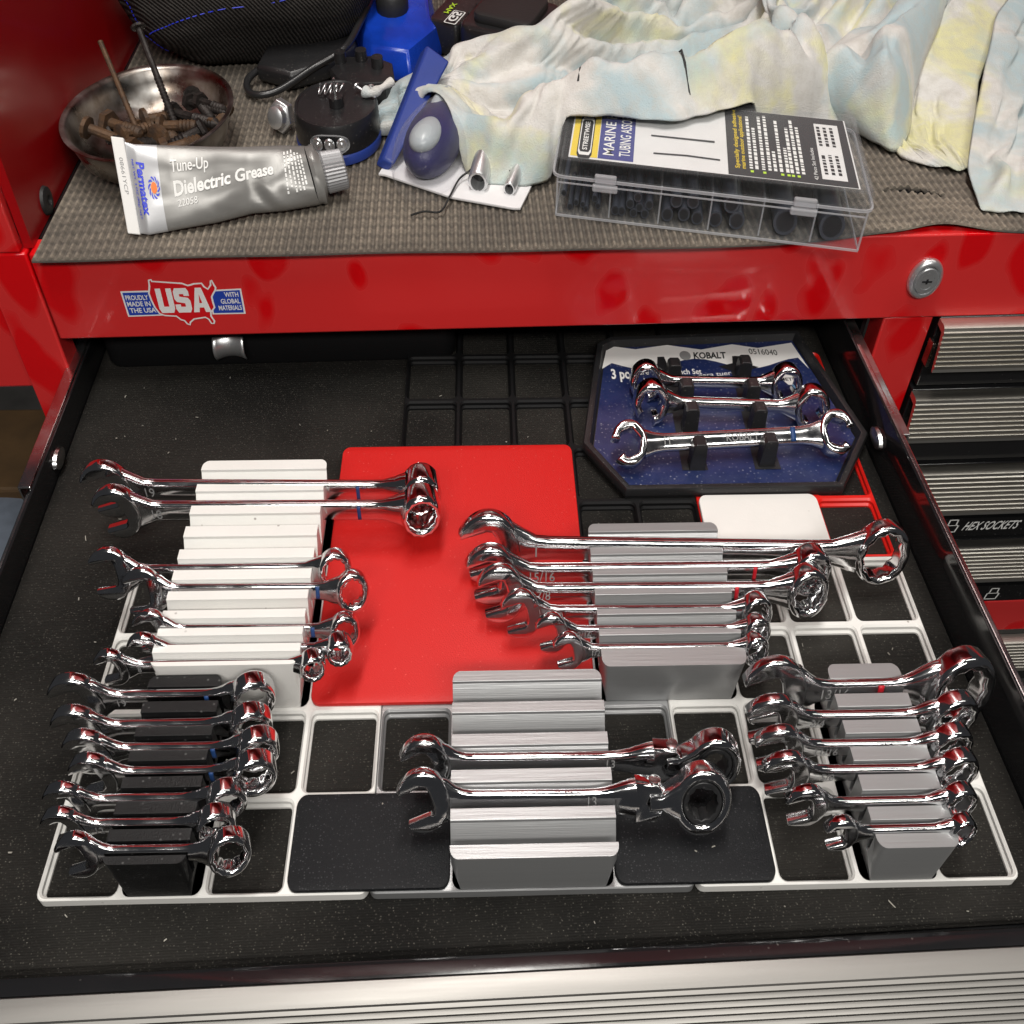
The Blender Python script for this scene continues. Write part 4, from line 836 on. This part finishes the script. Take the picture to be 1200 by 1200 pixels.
def smooth_path(P, n=8):
    P = [Vector(p) for p in P]; out = []
    for i in range(len(P) - 1):
        p0, p1, p2, p3 = P[max(i - 1, 0)], P[i], P[i + 1], P[min(i + 2, len(P) - 1)]
        for k in range(n):
            t = k / n; out.append(tuple(.5 * ((2 * p1) + (p2 - p0) * t + (2 * p0 - 5 * p1 + 4 * p2 - p3) * t * t + (3 * p1 - p0 - 3 * p2 + p3) * t ** 3)))
    return out + [tuple(P[-1])]
single(B().tube(smooth_path([(98, 590, 120), (93, 548, 118), (84, 518, 112), (64, 507, 104), (44, 491, 97), (30, 487, 95), (22, 495, 95), (21, 508, 97), (30, 520, 99), (52, 530, 100)]), 2.3, 10), 'black_cord', 'cord', 'black cord looping out from under the woven bag', 'cord', (50, 500, 93), smooth=60)
fp = [(26, 512), (50, 500), (72, 512), (90, 540), (86, 556), (30, 540)]
single(B().slab(fp, [], 12, 3, lambda u, v, q: (u, v, 97.4 + q + .1 * (v - 500))), 'dark_pouch', 'black_plastic', 'low black pouch in the shadow between bag and lamp', 'pouch', (55, 525, ZM), smooth=40, bevel=2)

# ------------------------------------------------------------------ blue plastic housing and black battery pack
bh = thing('blue_housing', 'bright blue faceted plastic housing beside the black bag', 'housing', (112, 550, ZM))
f0 = [(84, 560), (100, 522), (127, 510), (146, 556), (140, 620), (92, 622)]; f1 = [(92, 566), (103, 535), (123, 530), (138, 560), (134, 612), (96, 614)]
b = B(); b.loft([[(p[0], p[1], 91.4) for p in f0], [(p[0], p[1], 97) for p in f0], [(p[0] * .6 + q[0] * .4, p[1] * .6 + q[1] * .4, 110) for p, q in zip(f0, f1)], [(p[0], p[1], 116 + .10 * (p[1] - 560)) for p in f1]])
b.build('housing_shell', 'blue_plastic', bh, bevel=1.6, smooth=35)
b = B().slab(circ(113, 572, 11, 13, 14), [], 14, 2, lambda u, v, q: (u, v, 121 + q)); b.build('housing_knob', 'rubber_black', bh, smooth=40)
bt = thing('battery_pack', 'dusty black battery pack with a printed side label', 'battery', (190, 556, ZM))
al = R(-24); ca, sa = math.cos(al), math.sin(al)
bfn = lambda u, v, q: (192 + .75 * (u * ca - v * sa), 558 + u * sa + v * ca, q)
B().slab(rrect(-36, 40, -34, 40, 11, 6), [], 26, 4, lambda u, v, q: bfn(u, v, 105 + q)).build('battery_shell', 'black_plastic', bt, smooth=35, bevel=.8)
B().slab(rrect(-26, 30, -24, 30, 8, 5), [], 7, 2, lambda u, v, q: bfn(u, v, 120.5 + q)).build('battery_rail', 'rubber_black', bt, smooth=35)
b = B().slab(rrect(-70, -38, -26, 40, 5, 5), [], 22, 3, lambda u, v, q: bfn(u, v, 103 + q)); b.build('battery_wing', 'black_plastic', bt, smooth=35)
for k, y in enumerate((-16, 2, 20)): B().slab(rrect(-3, 3, -5, 5, 2.5, 4), [], 20, 1, lambda u, v, q, y=y: bfn(-37.5 + u * .6, y + v, 105 + q)).build('battery_rib', 'rubber_black', bt, smooth=35)
lf = lambda u, v: bfn(-62 + u, -8 + v * 1.1, 114.3)
b = B(); flat(rrect(9, 21, -16, 6, 1.5), lf, b); b.build('battery_label', 'ink_white', bt)
flat(rrect(10, 20, -15, 5, 1.2), lambda u, v: bfn(-62 + u, -8 + v * 1.1, 114.5)).build('battery_label_field', 'ink_black', bt)
put_text('G5', lambda u, v: bfn(-51 + v * 1.2, -22 + u * 1.1, 114.7), 16, 6.5, bold=.03).build('battery_lettering', 'ink_white', bt)
put_text('MAX', lambda u, v: bfn(-60 + v, -10 + u, 114.5), 20, 5, bold=.02).build('battery_lettering', 'ink_green', bt)

# ------------------------------------------------------------------ blister card
bc = thing('blister_card', 'white blister card with navy egg-shaped tool under clear plastic', 'blister card', (165, 390, ZM))
CP = [(114, 386), (156, 357.5), (190, 345.5), (194, 345.5), (199, 362), (218, 430), (190, 462), (130, 452)]
CPb = [(113.5, 384), (117, 383)] + CP[1:]
B().slab(CPb if area(CPb) > 0 else CPb[::-1], [], 1.6, .4, lambda u, v, q: (u, v, 92.6 + q + .02 * (v - 345))).build('backing_card', 'card', bc, smooth=35)
def ell(c, r, ax_, up_, n=28, m_=18, p=1.0):
    """egg: c centre, r radii (along ax_, across, up)"""
    A = Vector(ax_).normalized(); U_ = Vector(up_).normalized(); W_ = A.cross(U_).normalized(); U_ = W_.cross(A); rings = []
    for j in range(1, m_):
        t = math.pi * j / m_; rr = math.sin(t) * (1 + .22 * math.cos(t)); rings.append([tuple(Vector(c) + A * (r[0] * math.cos(t)) + W_ * (r[1] * rr * math.cos(2 * math.pi * k / n)) + U_ * (r[2] * rr * math.sin(2 * math.pi * k / n))) for k in range(n)])
    return B().loft(rings)
EC = (147.5, 405, 108); EA = (-.22, -.93, -.05); EU = (-.12, -.35, 1)
eg = ell(EC, (40, 15.5, 15.5), EA, EU).build('egg_tool', 'navy_plastic', bc, smooth=60)
ell((142.5, 385, 117.5), (17, 8.6, 7), EA, (-.3, -.55, .8)).build('oval_button', 'grey_plastic', eg, smooth=60)
ell((150, 424, 119.5), (15, 4.4, 5), (-.3, -.93, -.1), EU).build('slide_button', 'grey_plastic', eg, smooth=60)
ell((147, 403, 102), (50, 21, 24), EA, (0, -.1, 1)).build('blister_bubble', 'blister', bc, smooth=60)
for k, (p0, p1, r) in enumerate((((177, 402, 105), (170.5, 363, 99), 7.5), ((199, 396, 102), (188, 359, 97), 4.6))):
    d_ = Vector(p1) - Vector(p0); L_ = d_.length
    mt = axis_loft(p0, tuple(d_), [(0, r), (L_ * .97, r), (L_, r * .9), (L_, r * .72), (L_ * .8, r * .66)], 24).build('metal_tip', 'zinc', bc, smooth=35)
    axis_loft(tuple(Vector(p0) + d_ * .8), tuple(d_), [(0, r * .7), (.3, r * .7)], 20).build('tip_bore', 'ink_black', mt)  # black disc standing in for the dark hollow of the tip
# flat blue cover leaning on the card
sb = [Vector((111, 391, 95)), Vector((118, 388, 92.5)), Vector((150, 455, 124)), Vector((136, 470, 128))]
b = B(); nrm = (sb[1] - sb[0]).cross(sb[3] - sb[0]).normalized()
b.add([tuple(p) for p in sb] + [tuple(p + Vector((5, -2, 6))) for p in sb], [(0, 1, 2, 3), (7, 6, 5, 4), (0, 4, 5, 1), (1, 5, 6, 2), (2, 6, 7, 3), (3, 7, 4, 0)])
single(b, 'blue_cover', 'matte_blue', 'flat matte blue plastic cover leaning against the egg-shaped tool', 'cover', (125, 420, 92), bevel=1.5, smooth=35)
single(B().tube(smooth_path([(134, 338, 93.5), (141, 341, 94), (150, 341, 94), (155, 356, 95), (160, 371, 97), (166, 377, 99), (176, 383, 104), (195, 372, 98), (206, 385, 97), (209, 405, 99)]), .6, 6), 'loose_thread', 'rubber_black', 'dark loose thread trailing from the rag across the blister card', 'thread', (160, 370, 93), smooth=60)

# ------------------------------------------------------------------ clear organiser of heat-shrink tubing
OX, OA, OD = Vector((213.5, 341, 0)), Vector((156.5, -39.5, 0)), Vector((12.5, 88, 0))
def of(a, d_, z): p = OX + OA * a + OD * d_; return (p.x, p.y, z)
def obox(a0, a1, d0, d1, z0, z1):
    return B().add([of(a, d_, z) for a in (a0, a1) for d_ in (d0, d1) for z in (z0, z1)], [(0, 1, 3, 2), (4, 6, 7, 5), (0, 4, 5, 1), (2, 3, 7, 6), (0, 2, 6, 4), (1, 5, 7, 3)])
og = thing('organiser_box', 'clear plastic compartment box with printed card, overhanging the rail', 'organiser box', (300, 370, ZM))
Z0, Z1, Z2 = 91.5, 115.5, 124.6; wt = .011; wd = .022
obox(0, 1, 0, 1, Z0, Z0 + 1.2).build('box_floor', 'clear_plastic', og)
for nm, q in (('box_front', (0, 1, 0, wd * .8)), ('box_back', (0, 1, 1 - wd * .8, 1)), ('box_side', (0, wt * .7, wd, 1 - wd)), ('box_side', (1 - wt * .7, 1, wd, 1 - wd))): obox(*q, Z0 + 1.3, Z1).build(nm, 'clear_plastic', og, bevel=.4)
for k in range(1, 6): obox(k / 6 + .01, k / 6 + .016, wd, .97, Z0 + 1.3, Z1 - 1).build('divider', 'clear_plastic', og)
obox(.01, .99, .5, .512, Z0 + 1.3, Z1 - 2).build('divider', 'clear_plastic', og)
lid_o = [of(a, d_, 0)[:2] for a, d_ in ((-.012, -.02), (1.012, -.02), (1.012, 1.02), (-.012, 1.02))]
lid = B(); lo4 = []
def rounded(poly, r, n=4):
    out = []
    for i in range(len(poly)):
        p0, p1, p2 = Vector(poly[i - 1]), Vector(poly[i]), Vector(poly[(i + 1) % len(poly)]); a_ = p1 + (p0 - p1).normalized() * r; c_ = p1 + (p2 - p1).normalized() * r
        for k in range(n + 1): t = k / n; out.append(tuple(a_.lerp(p1, t).lerp(p1.lerp(c_, t), t)))
    return out
ro = rounded(lid_o, 6)
lid.loft([[(p[0], p[1], z) for p in insetp(ro, d_)] for d_, z in ((0, Z1 - .5), (0, Z2 - 2), (.7, Z2 - .5), (2, Z2), (3.4, Z2), (4.2, Z2 - .8))], cap=False)
flat(insetp(ro, 4.2), lambda u, v: (u, v, Z2 - .8), lid); lid = lid.build('box_lid', 'clear_plastic', og, smooth=40, solid=.9)
b = B(); b.loft([[(p[0], p[1], z) for p in insetp(ro, -d_)] for d_, z in ((0, Z1 - .8), (1.1, Z1 - .8), (1.1, Z1 + .6), (0, Z1 + .6), (0, Z1 - .8))], cap=False); b.build('lid_flange', 'clear_edge', lid, smooth=40)
for a in (.16, .80):
    h = obox(a - .036, a + .036, -.058, -.022, Z1 - .5, Z1 + 4).build('latch', 'clear_edge', og, bevel=.8)
    obox(a - .042, a + .042, -.066, -.028, Z1 - 5, Z1 - 1.2).build('latch_lip', 'clear_edge', h, bevel=1)
for a0, a1, d0, d1, z0, z1 in ((-.002, 1.002, -.012, .0, Z0 - .1, Z0 + 1.0), (1.0, 1.004, 0, 1, Z0 - .1, Z0 + 1.0), (-.004, .0, 0, 1, Z0 - .1, Z0 + 1.0), (-.003, .003, -.012, .002, Z0 + 1.1, Z1 - 1), (.997, 1.003, -.012, .002, Z0 + 1.1, Z1 - 1), (0, 1, -.010, -.001, Z1 - 4.6, Z1 - 4.0)):
    obox(a0, a1, d0, d1, z0, z1).build('box_edge_glint', 'clear_edge', og)  # added strips imitating light caught along the box edges
for k in range(1, 6): obox(k / 6 + .0105, k / 6 + .0155, .012, wd - .001, Z0 + 1.3, Z1 - 1).build('divider_edge_glint', 'clear_edge', og)  # added pale strips, a painted glint on the divider fronts
# printed card under the lid
oc = lambda z: (lambda u, v: of(u, v, z))
pc = flat([(.03, .07), (.97, .07), (.97, .95), (.03, .95)], oc(Z2 - 1.9)).build('printed_card', 'paper_white', og)
flat([(.035, .09), (.125, .09), (.125, .95), (.035, .95)], oc(Z2 - 1.75)).build('card_yellow_panel', 'yellow', pc)
flat([(.127, .09), (.245, .09), (.245, .95), (.127, .95)], oc(Z2 - 1.75)).build('card_navy_panel', 'navy', pc)
flat([(.555, .075), (.965, .075), (.965, .945), (.555, .945)], oc(Z2 - 1.75)).build('card_black_panel', 'ink_black', pc)
flat([(.855, .14), (.935, .14), (.94, .86), (.86, .86)], oc(Z2 - 1.65)).build('card_white_panel', 'paper_white', pc)
rot = lambda a0, d0, z, sl=0: (lambda u, v: of(a0 - v * .0066 + sl * u, d0 + u * .0105, z))
rot2 = lambda a0, d0, z: (lambda u, v: of(a0 - v, d0 + u, z))
b = put_text('MARINE HEAT', rot2(.178, .14, Z2 - 1.6), .80, .036, bold=.01); put_text('TUBING ASSORTMENT', rot2(.232, .14, Z2 - 1.6), 1.0 * .80, .036, bold=.01, b=b)
def bars(b, a, d0, d1, hgt=.014):
    d_ = d0
    while d_ < d1:
        q = random.uniform(.015, .05); b.add([of(a, d_, Z2 - 1.6), of(a, min(d_ + q, d1), Z2 - 1.6), of(a + hgt, min(d_ + q, d1), Z2 - 1.6), of(a + hgt, d_, Z2 - 1.6)], [(0, 1, 2, 3)]); d_ += q + .012
for k, (a, d1) in enumerate(((.625, .86), (.643, .72), (.665, .88), (.685, .9), (.703, .42), (.722, .85), (.742, .48), (.756, .76), (.774, .88), (.792, .78))): bars(b, a, .17, d1, .0105)
put_text('42 Piece Set Includes', rot2(.842, .12, Z2 - 1.6), .40, .012, b=b); b.build('card_lettering', 'ink_white', pc, kind='stuff')
b = put_text('Specially designed adhesive', rot2(.592, .16, Z2 - 1.6), .78, .014, bold=.01); put_text('marine outdoor applications!', rot2(.612, .16, Z2 - 1.6), .70, .014, bold=.01, b=b); b.build('card_lettering_yellow', 'yellow', pc)
b = B()
for a in (.627, .667, .724, .744, .758, .776): flat([(a, .125), (a + .01, .125), (a + .01, .15), (a, .15)], oc(Z2 - 1.6), b)
b.build('card_bullets', 'ink_green', pc, kind='stuff')
b = B()
for a in (.866, .888, .910):
    for d0, d1 in ((.2, .45), (.56, .82)): bars(b, a, d0, d1, .011)
flat([(.30, .45), (.515, .45), (.515, .475), (.30, .47)], oc(Z2 - 1.65), b); flat([(.31, .22), (.42, .235), (.53, .225), (.53, .245), (.42, .255), (.31, .24)], oc(Z2 - 1.65), b)
b.build('card_print_dark', 'ink_black', pc, kind='stuff')
hexb = lambda s_: [(.0805 + x * s_, .36 + y * s_ * 2.1) for x, y in ((-.022, -.10), (-.016, -.12), (.016, -.12), (.022, -.10), (.022, .10), (.016, .12), (-.016, .12), (-.022, .10))]
flat(hexb(1.15), oc(Z2 - 1.6)).build('card_badge_outline', 'ink_black', pc); flat(hexb(1.0), oc(Z2 - 1.5)).build('card_badge_border', 'ink_white', pc); flat(hexb(.85), oc(Z2 - 1.4)).build('card_badge_field', 'ink_black', pc)
put_text('STREETWISE', rot2(.088, .17, Z2 - 1.3), .38, .016, bold=.02).build('card_badge_lettering', 'ink_white', pc)
# heat-shrink tubes, ends towards the front
def shrink(a, z, r, d0, d1, lab):
    z = zf + (z - zf) * 1.2; r *= 1.2
    c0, c1 = Vector(of(a, d0, z)), Vector(of(a, d1, z)); ex = OA.normalized(); nn = 16; rings = []
    rg = lambda p, rr: [tuple(p + ex * (.78 * rr * math.cos(2 * math.pi * k / nn)) + Vector((0, 0, rr * math.sin(2 * math.pi * k / nn)))) for k in range(nn)]
    root = thing('heat_shrink_tube', lab, 'tube', tuple((c0 + c1) / 2 - Vector((0, 0, r))), 'heat-shrink tubes in the clear box')
    B().loft([rg(c0, r * .76), rg(c0, r), rg(c1, r), rg(c1, r * .76)], cap=False).build('tube_wall', 'shrink', root, smooth=35)
    B().loft([rg(c0 + (c1 - c0) * .004, r * .765), rg(c0 + (c1 - c0) * .006, r * .765)]).build('bore', 'ink_black', root)  # black disc just inside the end, standing in for the unlit hollow
zf = Z0 + 1.4
for a, h, r in ((.022, 8, 1.6), (.045, 1.6, 1.6), (.065, 4, 1.5), (.088, 3.4, 1.5), (.10, 1.5, 1.5), (.128, 7, 1.7), (.14, 3.5, 1.5)): shrink(a, zf + h, r, .05, .46, 'thin dark heat-shrink tube in the leftmost compartment of the clear box')
for a, h, r in ((.20, 2.4, 2.4), (.222, 2.4, 2.3), (.248, 6.5, 2.4), (.262, 2.2, 2.2), (.272, 10, 2.3), (.28, 5.2, 2.2), (.30, 2.4, 2.3), (.312, 7, 2.3)): shrink(a, zf + h, r, .05, .46, 'slim dark heat-shrink tube in the second compartment of the clear box')
for a, h, r in ((.375, 3.4, 3.4), (.40, 10.5, 3.4), (.43, 4.4, 3.4), (.455, 11, 3.4), (.475, 3.4, 3.3)): shrink(a, zf + h, r, .05, .46, 'medium dark heat-shrink tube in the third compartment of the clear box')
for a, h, r in ((.535, 3.9, 3.9), (.605, 4.4, 4.4), (.58, 12, 4.4)): shrink(a, zf + h, r, .05, .46, 'wide dark heat-shrink tube in the fourth compartment of the clear box')
shrink(.76, zf + 6.6, 6.6, .05, .46, 'fat dark heat-shrink tube alone in the fifth compartment of the clear box')
shrink(.91, zf + 7, 7, .05, .46, 'fattest dark heat-shrink tube at the right end of the clear box')
for k in range(6): shrink(k / 6 + .085, zf + 5, 4.6, .55, .95, 'dark heat-shrink tube in the rear row of the clear box')

# ------------------------------------------------------------------ rags: cloth dropped on the box and mat, solved with Blender's cloth solver
def support(x, y):
    """height of what the cloth lies on: mat, organiser box, egg tool"""
    z = ZM; p = Vector((x, y, 0)) - OX; det = OA.x * OD.y - OA.y * OD.x; a = (p.x * OD.y - p.y * OD.x) / det; d_ = (OA.x * p.y - OA.y * p.x) / det
    if -.02 < a < 1.02 and -.03 < d_ < 1.03: z = Z2
    e = math.hypot((x - 147.5) / 15, (y - 407) / 40)
    if e < 1: z = max(z, 107 + 17 * math.sqrt(1 - e * e))
    return z
KS = 10 * S                                                  # solved ten times larger: the solver likes metre-size cloth
def solid(vs_, fs):
    me = bpy.data.meshes.new('c'); me.from_pydata([tuple(Vector(p) * KS) for p in vs_], [], fs); bm = bmesh.new(); bm.from_mesh(me); bmesh.ops.recalc_face_normals(bm, faces=bm.faces)
    if len(vs_) == 8: bmesh.ops.subdivide_edges(bm, edges=bm.edges, cuts=5, use_grid_fill=True)
    bm.to_mesh(me); bm.free(); o = bpy.data.objects.new('c', me); C.objects.link(o); o.modifiers.new('c', 'COLLISION'); o.collision.thickness_outer = .012; o.collision.cloth_friction = 30; return o
tmp = []
b8 = lambda f: solid([f(a, d_, z) for a in (0, 1) for d_ in (0, 1) for z in (0, 1)], [(0, 1, 3, 2), (4, 6, 7, 5), (0, 4, 5, 1), (2, 3, 7, 6), (0, 2, 6, 4), (1, 5, 7, 3)])
tmp.append(b8(lambda a, d_, z: (-50 + 800 * a, 300 + 500 * d_, 60 + z * (ZM - 60))))
tmp.append(b8(lambda a, d_, z: tuple(OX + OA * (1.02 * a - .01) + OD * (1.03 * d_ - .015) + Vector((0, 0, ZM + z * (Z2 - ZM))))))
tmp.append(b8(lambda a, d_, z: (164 + 62 * a, 528 + 70 * d_, ZM + 32 * z)))
ev, ef = [], []
for j in range(13):
    for i in range(20): t = math.pi * j / 12; q = 2 * math.pi * i / 20; ev.append((147.5 + 15 * math.sin(t) * math.cos(q), 407 + 40 * math.sin(t) * math.sin(q), 107 + 16.5 * math.cos(t)))
ef = [(j * 20 + i, j * 20 + (i + 1) % 20, (j + 1) * 20 + (i + 1) % 20, (j + 1) * 20 + i) for j in range(12) for i in range(20)]
tmp.append(solid(ev, ef))
def tri_(t): return 2 * abs((t % 2) - 1) - 1
def ip_(x, xs, ys): return float(np.interp(x, xs, ys))
def drop(nu, nv, fn, frames, pin):
    """sheet nu x nv; fn(u, v) start position; pin(u, v) weight with which a vertex stays put"""
    vs_ = [fn(i / nu, j / nv) for j in range(nv + 1) for i in range(nu + 1)]
    fs = [(j * (nu + 1) + i, j * (nu + 1) + i + 1, (j + 1) * (nu + 1) + i + 1, (j + 1) * (nu + 1) + i) for j in range(nv) for i in range(nu)]
    me = bpy.data.meshes.new('s'); me.from_pydata([tuple(Vector(p) * KS) for p in vs_], [], fs); o = bpy.data.objects.new('s', me); C.objects.link(o)
    g = o.vertex_groups.new(name='pin')
    for j in range(nv + 1):
        for i in range(nu + 1):
            w_ = pin(i / nu, j / nv)
            if w_ > 0: g.add([j * (nu + 1) + i], w_, 'REPLACE')
    m_ = o.modifiers.new('cloth', 'CLOTH'); s_ = m_.settings; s_.vertex_group_mass = 'pin'; s_.quality = 5; s_.mass = .3; s_.tension_stiffness = 12; s_.compression_stiffness = 12; s_.shear_stiffness = 4; s_.bending_stiffness = .3; s_.air_damping = 3; s_.bending_damping = .6
    c_ = m_.collision_settings; c_.collision_quality = 2; c_.distance_min = .012; c_.use_self_collision = True; c_.self_distance_min = .018; c_.friction = 30; c_.self_friction = 20
    m_.point_cache.frame_start = 1; m_.point_cache.frame_end = frames
    for fr in range(1, frames + 1): sc.frame_set(fr)
    q = o.evaluated_get(bpy.context.evaluated_depsgraph_get()).to_mesh(); P = [tuple(v_.co / KS) for v_ in q.vertices]; bpy.data.objects.remove(o); sc.frame_set(1)
    tmp.append(solid(P, fs)); return P, fs
border = lambda u, v: 1.0 if u < .001 or u > .999 or v < .001 or v > .999 else 0.0
def startA(u, v):
    x = 110 + 286 * u; y0 = ip_(x, [110, 138, 150, 163, 175, 200, 210, 217, 254, 276, 304, 334, 363, 396], [434, 432, 416, 384, 370, 368, 374, 384, 383, 375, 388, 405, 421, 436]); y1 = ip_(x, [110, 138, 160, 205, 225, 285, 396], [446, 500, 522, 494, 530, 650, 650])
    y0 += 2.5 * noise.noise((x / 8, 1, 3)) + 1.5 * noise.noise((x / 3, 5, 3)); y = y0 + (y1 - y0) * v; e = min(v, 1 - v, u, 1 - u)
    w_ = 16 * noise.noise((x / 75, y / 50, 1)); am = ip_(x, [110, 150, 200, 240, 396], [1, 5, 12, 26, 28]) * (.6 + .8 * abs(noise.noise((x / 60, y / 40, 5))))
    f = ss(0, .05, e); z0 = support(x, y) + 2 + 2.5 * max(0, noise.noise((x / 14, y / 14, 2))) + 26 * ss(.8, 1, v) * ss(200, 260, x)
    z1 = max(support(x, y) + 4, ip_(x, [110, 150, 180, 220, 396], [122, 130, 126, 132, 134])) + 16 * v
    return (x, y, z0 * (1 - f) + f * (z1 + am * .8 * (tri_((y - .16 * (x - 210) + w_) / 13) + 1) + 1.5 * noise.noise((x / 9, y / 9, 8))))
def startB(u, v):
    y = 440 + 215 * v; xl = ip_(y, [440, 470, 526, 660], [360, 352, 360, 384]); xr = ip_(y, [405, 425, 498, 660], [412, 430, 456, 535]); x = xl + (xr - xl) * u
    y -= 34 * math.exp(-((u - .80) / .20) ** 2) * (1 - v) + 2 * noise.noise((x / 6, 2, 2)) * (1 - v); e = min(v, 1 - v, u, 1 - u); f = ss(0, .06, e)
    w_ = 8 * noise.noise((x / 50, y / 60, 9)); am = (15 + 10 * v) * (.6 + .8 * abs(noise.noise((x / 40, y / 60, 3)))); z0 = support(x, y) + 2 + 5 * max(0, noise.noise((x / 9, y / 14, 2))) + 36 * v
    return (x, y, z0 * (1 - f) + f * (support(x, y) * .0 + 134 + 34 * v + am * .75 * (tri_((x - .4 * (y - 420) + w_) / 10) + 1)))
def startC(u, v):
    y = 390 + 286 * v; xl = ip_(y, [388, 416, 450, 488, 529, 543, 612, 676], [437, 428, 424, 424, 432, 452, 478, 523]); xr = ip_(y, [382, 395, 474, 572, 676], [454, 464, 490, 542, 600]); x = xl + (xr - xl) * u
    y -= 6 * math.sin(3.14 * u) * (1 - v); e = min(v, 1 - v, u, 1 - u); f = ss(0, .06, e); w_ = 8 * noise.noise((x / 50, y / 60, 2)); am = (9 + 15 * v) * (.5 + .9 * abs(noise.noise((x / 40, y / 60, 6))))
    z0 = support(x, y) + 2 + 4 * max(0, noise.noise((x / 10, y / 20, 2))) + 42 * v
    return (x, y, z0 * (1 - f) + f * (104 + 46 * v + am * .7 * (tri_((x - .46 * (y - 400) + w_) / 12) + 1)))
def startD(u, v):
    y = 338 + 322 * v; xl = ip_(y, [338, 378, 431, 547, 662], [448, 452, 472, 521, 604]); x = xl + 78 * u; y += (-5 * u + 2 * noise.noise((x / 7, 0, 0))) * (1 - v)
    e = min(v, 1 - v, u, 1 - u); f = ss(0, .06, e); w_ = 8 * noise.noise((x / 40, y / 60, 4)); am = (9 + 13 * v) * (.5 + .9 * abs(noise.noise((x / 40, y / 60, 1)))); z0 = support(x, y) + 2 + 4 * max(0, noise.noise((x / 10, y / 20, 6))) + 44 * v
    return (x, y, z0 * (1 - f) + f * (102 + 50 * v + am * .7 * (tri_((x - .42 * (y - 340) + w_) / 12) + 1)))
def rag(sim, lab, m_, thick=1.1):
    P, fs = sim; c = np.array(P).mean(0); return single(B().add(P, fs), 'rag', m_, lab, 'rag', (float(c[0]), float(c[1]), ZM), 'tie-dyed rags piled on the bench', smooth=180, solid=thick, sub=1)
simA = drop(66, 52, startA, 22, border)
ragA = rag(simA, 'pale tie-dyed cotton rag with torn left end, lying across the clear box', 'rag_a')
rag(drop(34, 38, startB, 20, border), 'blue and white tie-dyed cotton bunched behind the box', 'rag_b')
rag(drop(32, 44, startC, 20, border), 'yellow and white tie-dyed shirt piece spread on the mat', 'rag_c')
rag(drop(24, 42, startD, 20, border), 'pale blue-green tie-dyed rag hanging at the right edge of the bench', 'rag_d')
for o in tmp: bpy.data.objects.remove(o)
B().tube(smooth_path([(103.5, 438, 118.5), (108, 436, 118), (113, 440, 119), (120, 446, 121)]), lambda t: 3.4 - 1.2 * abs(t - .05) ** .5 + .6 * math.sin(t * 15), 10).build('torn_strip', 'rag_a', ragA, smooth=60)
GA = np.array(simA[0]).reshape(53, 67, 3)
def on_rag(u, v): a_, c_ = u * 66, v * 52; i, j = int(a_), int(c_); p, q = a_ - i, c_ - j; return Vector((GA[j, i] * (1 - p) + GA[j, i + 1] * p) * (1 - q) + (GA[j + 1, i] * (1 - p) + GA[j + 1, i + 1] * p) * q)
B().tube([tuple(on_rag(.41 + .22 * t, .03 + .15 * math.sin(math.pi * t) ** .8) + Vector((0, -.3, .5))) for t in [k / 44 for k in range(45)]], .7, 6).build('dark_seam', 'rubber_black', ragA, smooth=60)
# things half seen below the chest's left shelf
single(bx(-330, -150, 420, 520, -240, -190), 'wooden_board', 'wood', 'brown wooden board below the side shelf at the left edge', 'board', (-240, 470, -240), bevel=3)
single(B().lathe([(90, -330), (100, -300), (80, -230), (30, -200), (2, -196)], (-215, 400, 0), 32), 'blue_cloth', 'denim', 'grey-blue cloth heap low at the left edge beside the slide', 'cloth', (-215, 400, -330), smooth=60)

# lint, filings and flakes lying about in the drawer
rl = random.Random(3); b = B()
for k in range(150):
    x, y = rl.uniform(-40, 380), rl.uniform(-22, 325)
    on = 94.9 < x < 157 and 1 < y < 41 or 221 < x < 283 and 1 < y < 41
    if (0 < x < 378 and 0 < y < 336) and not on:
        cx, cy = x % 31.5, y % 42
        if cx < 4 or cx > 27.5 or cy < 5 or cy > 37 or (95 < x < 221 and 84 < y < 252): continue
    z = 2.15 if on else -4.35; L_ = rl.uniform(.4, 1.3) * (2.2 if rl.random() < .08 else 1); a = rl.uniform(0, 3.14); wd_ = rl.uniform(.18, .4); ca, sa = math.cos(a), math.sin(a)
    q = [(-L_, -wd_), (L_, -wd_ * .5), (L_ * .8, wd_), (-L_ * .7, wd_ * .8)]; P_ = [(x + u * ca * .75 - v * sa * .75, y + u * sa + v * ca) for u, v in q]
    b.prism(P_, z, z + .35)
o = single(b, 'lint', 'paper_dust', 'pale lint and filings scattered over the drawer liner', 'lint', (170, 150, -4.4), kind='stuff')
for o in bpy.data.objects:
    if '_o' in o: del o['_o']
for m_ in bpy.data.materials:
    if '_' in m_: del m_['_']
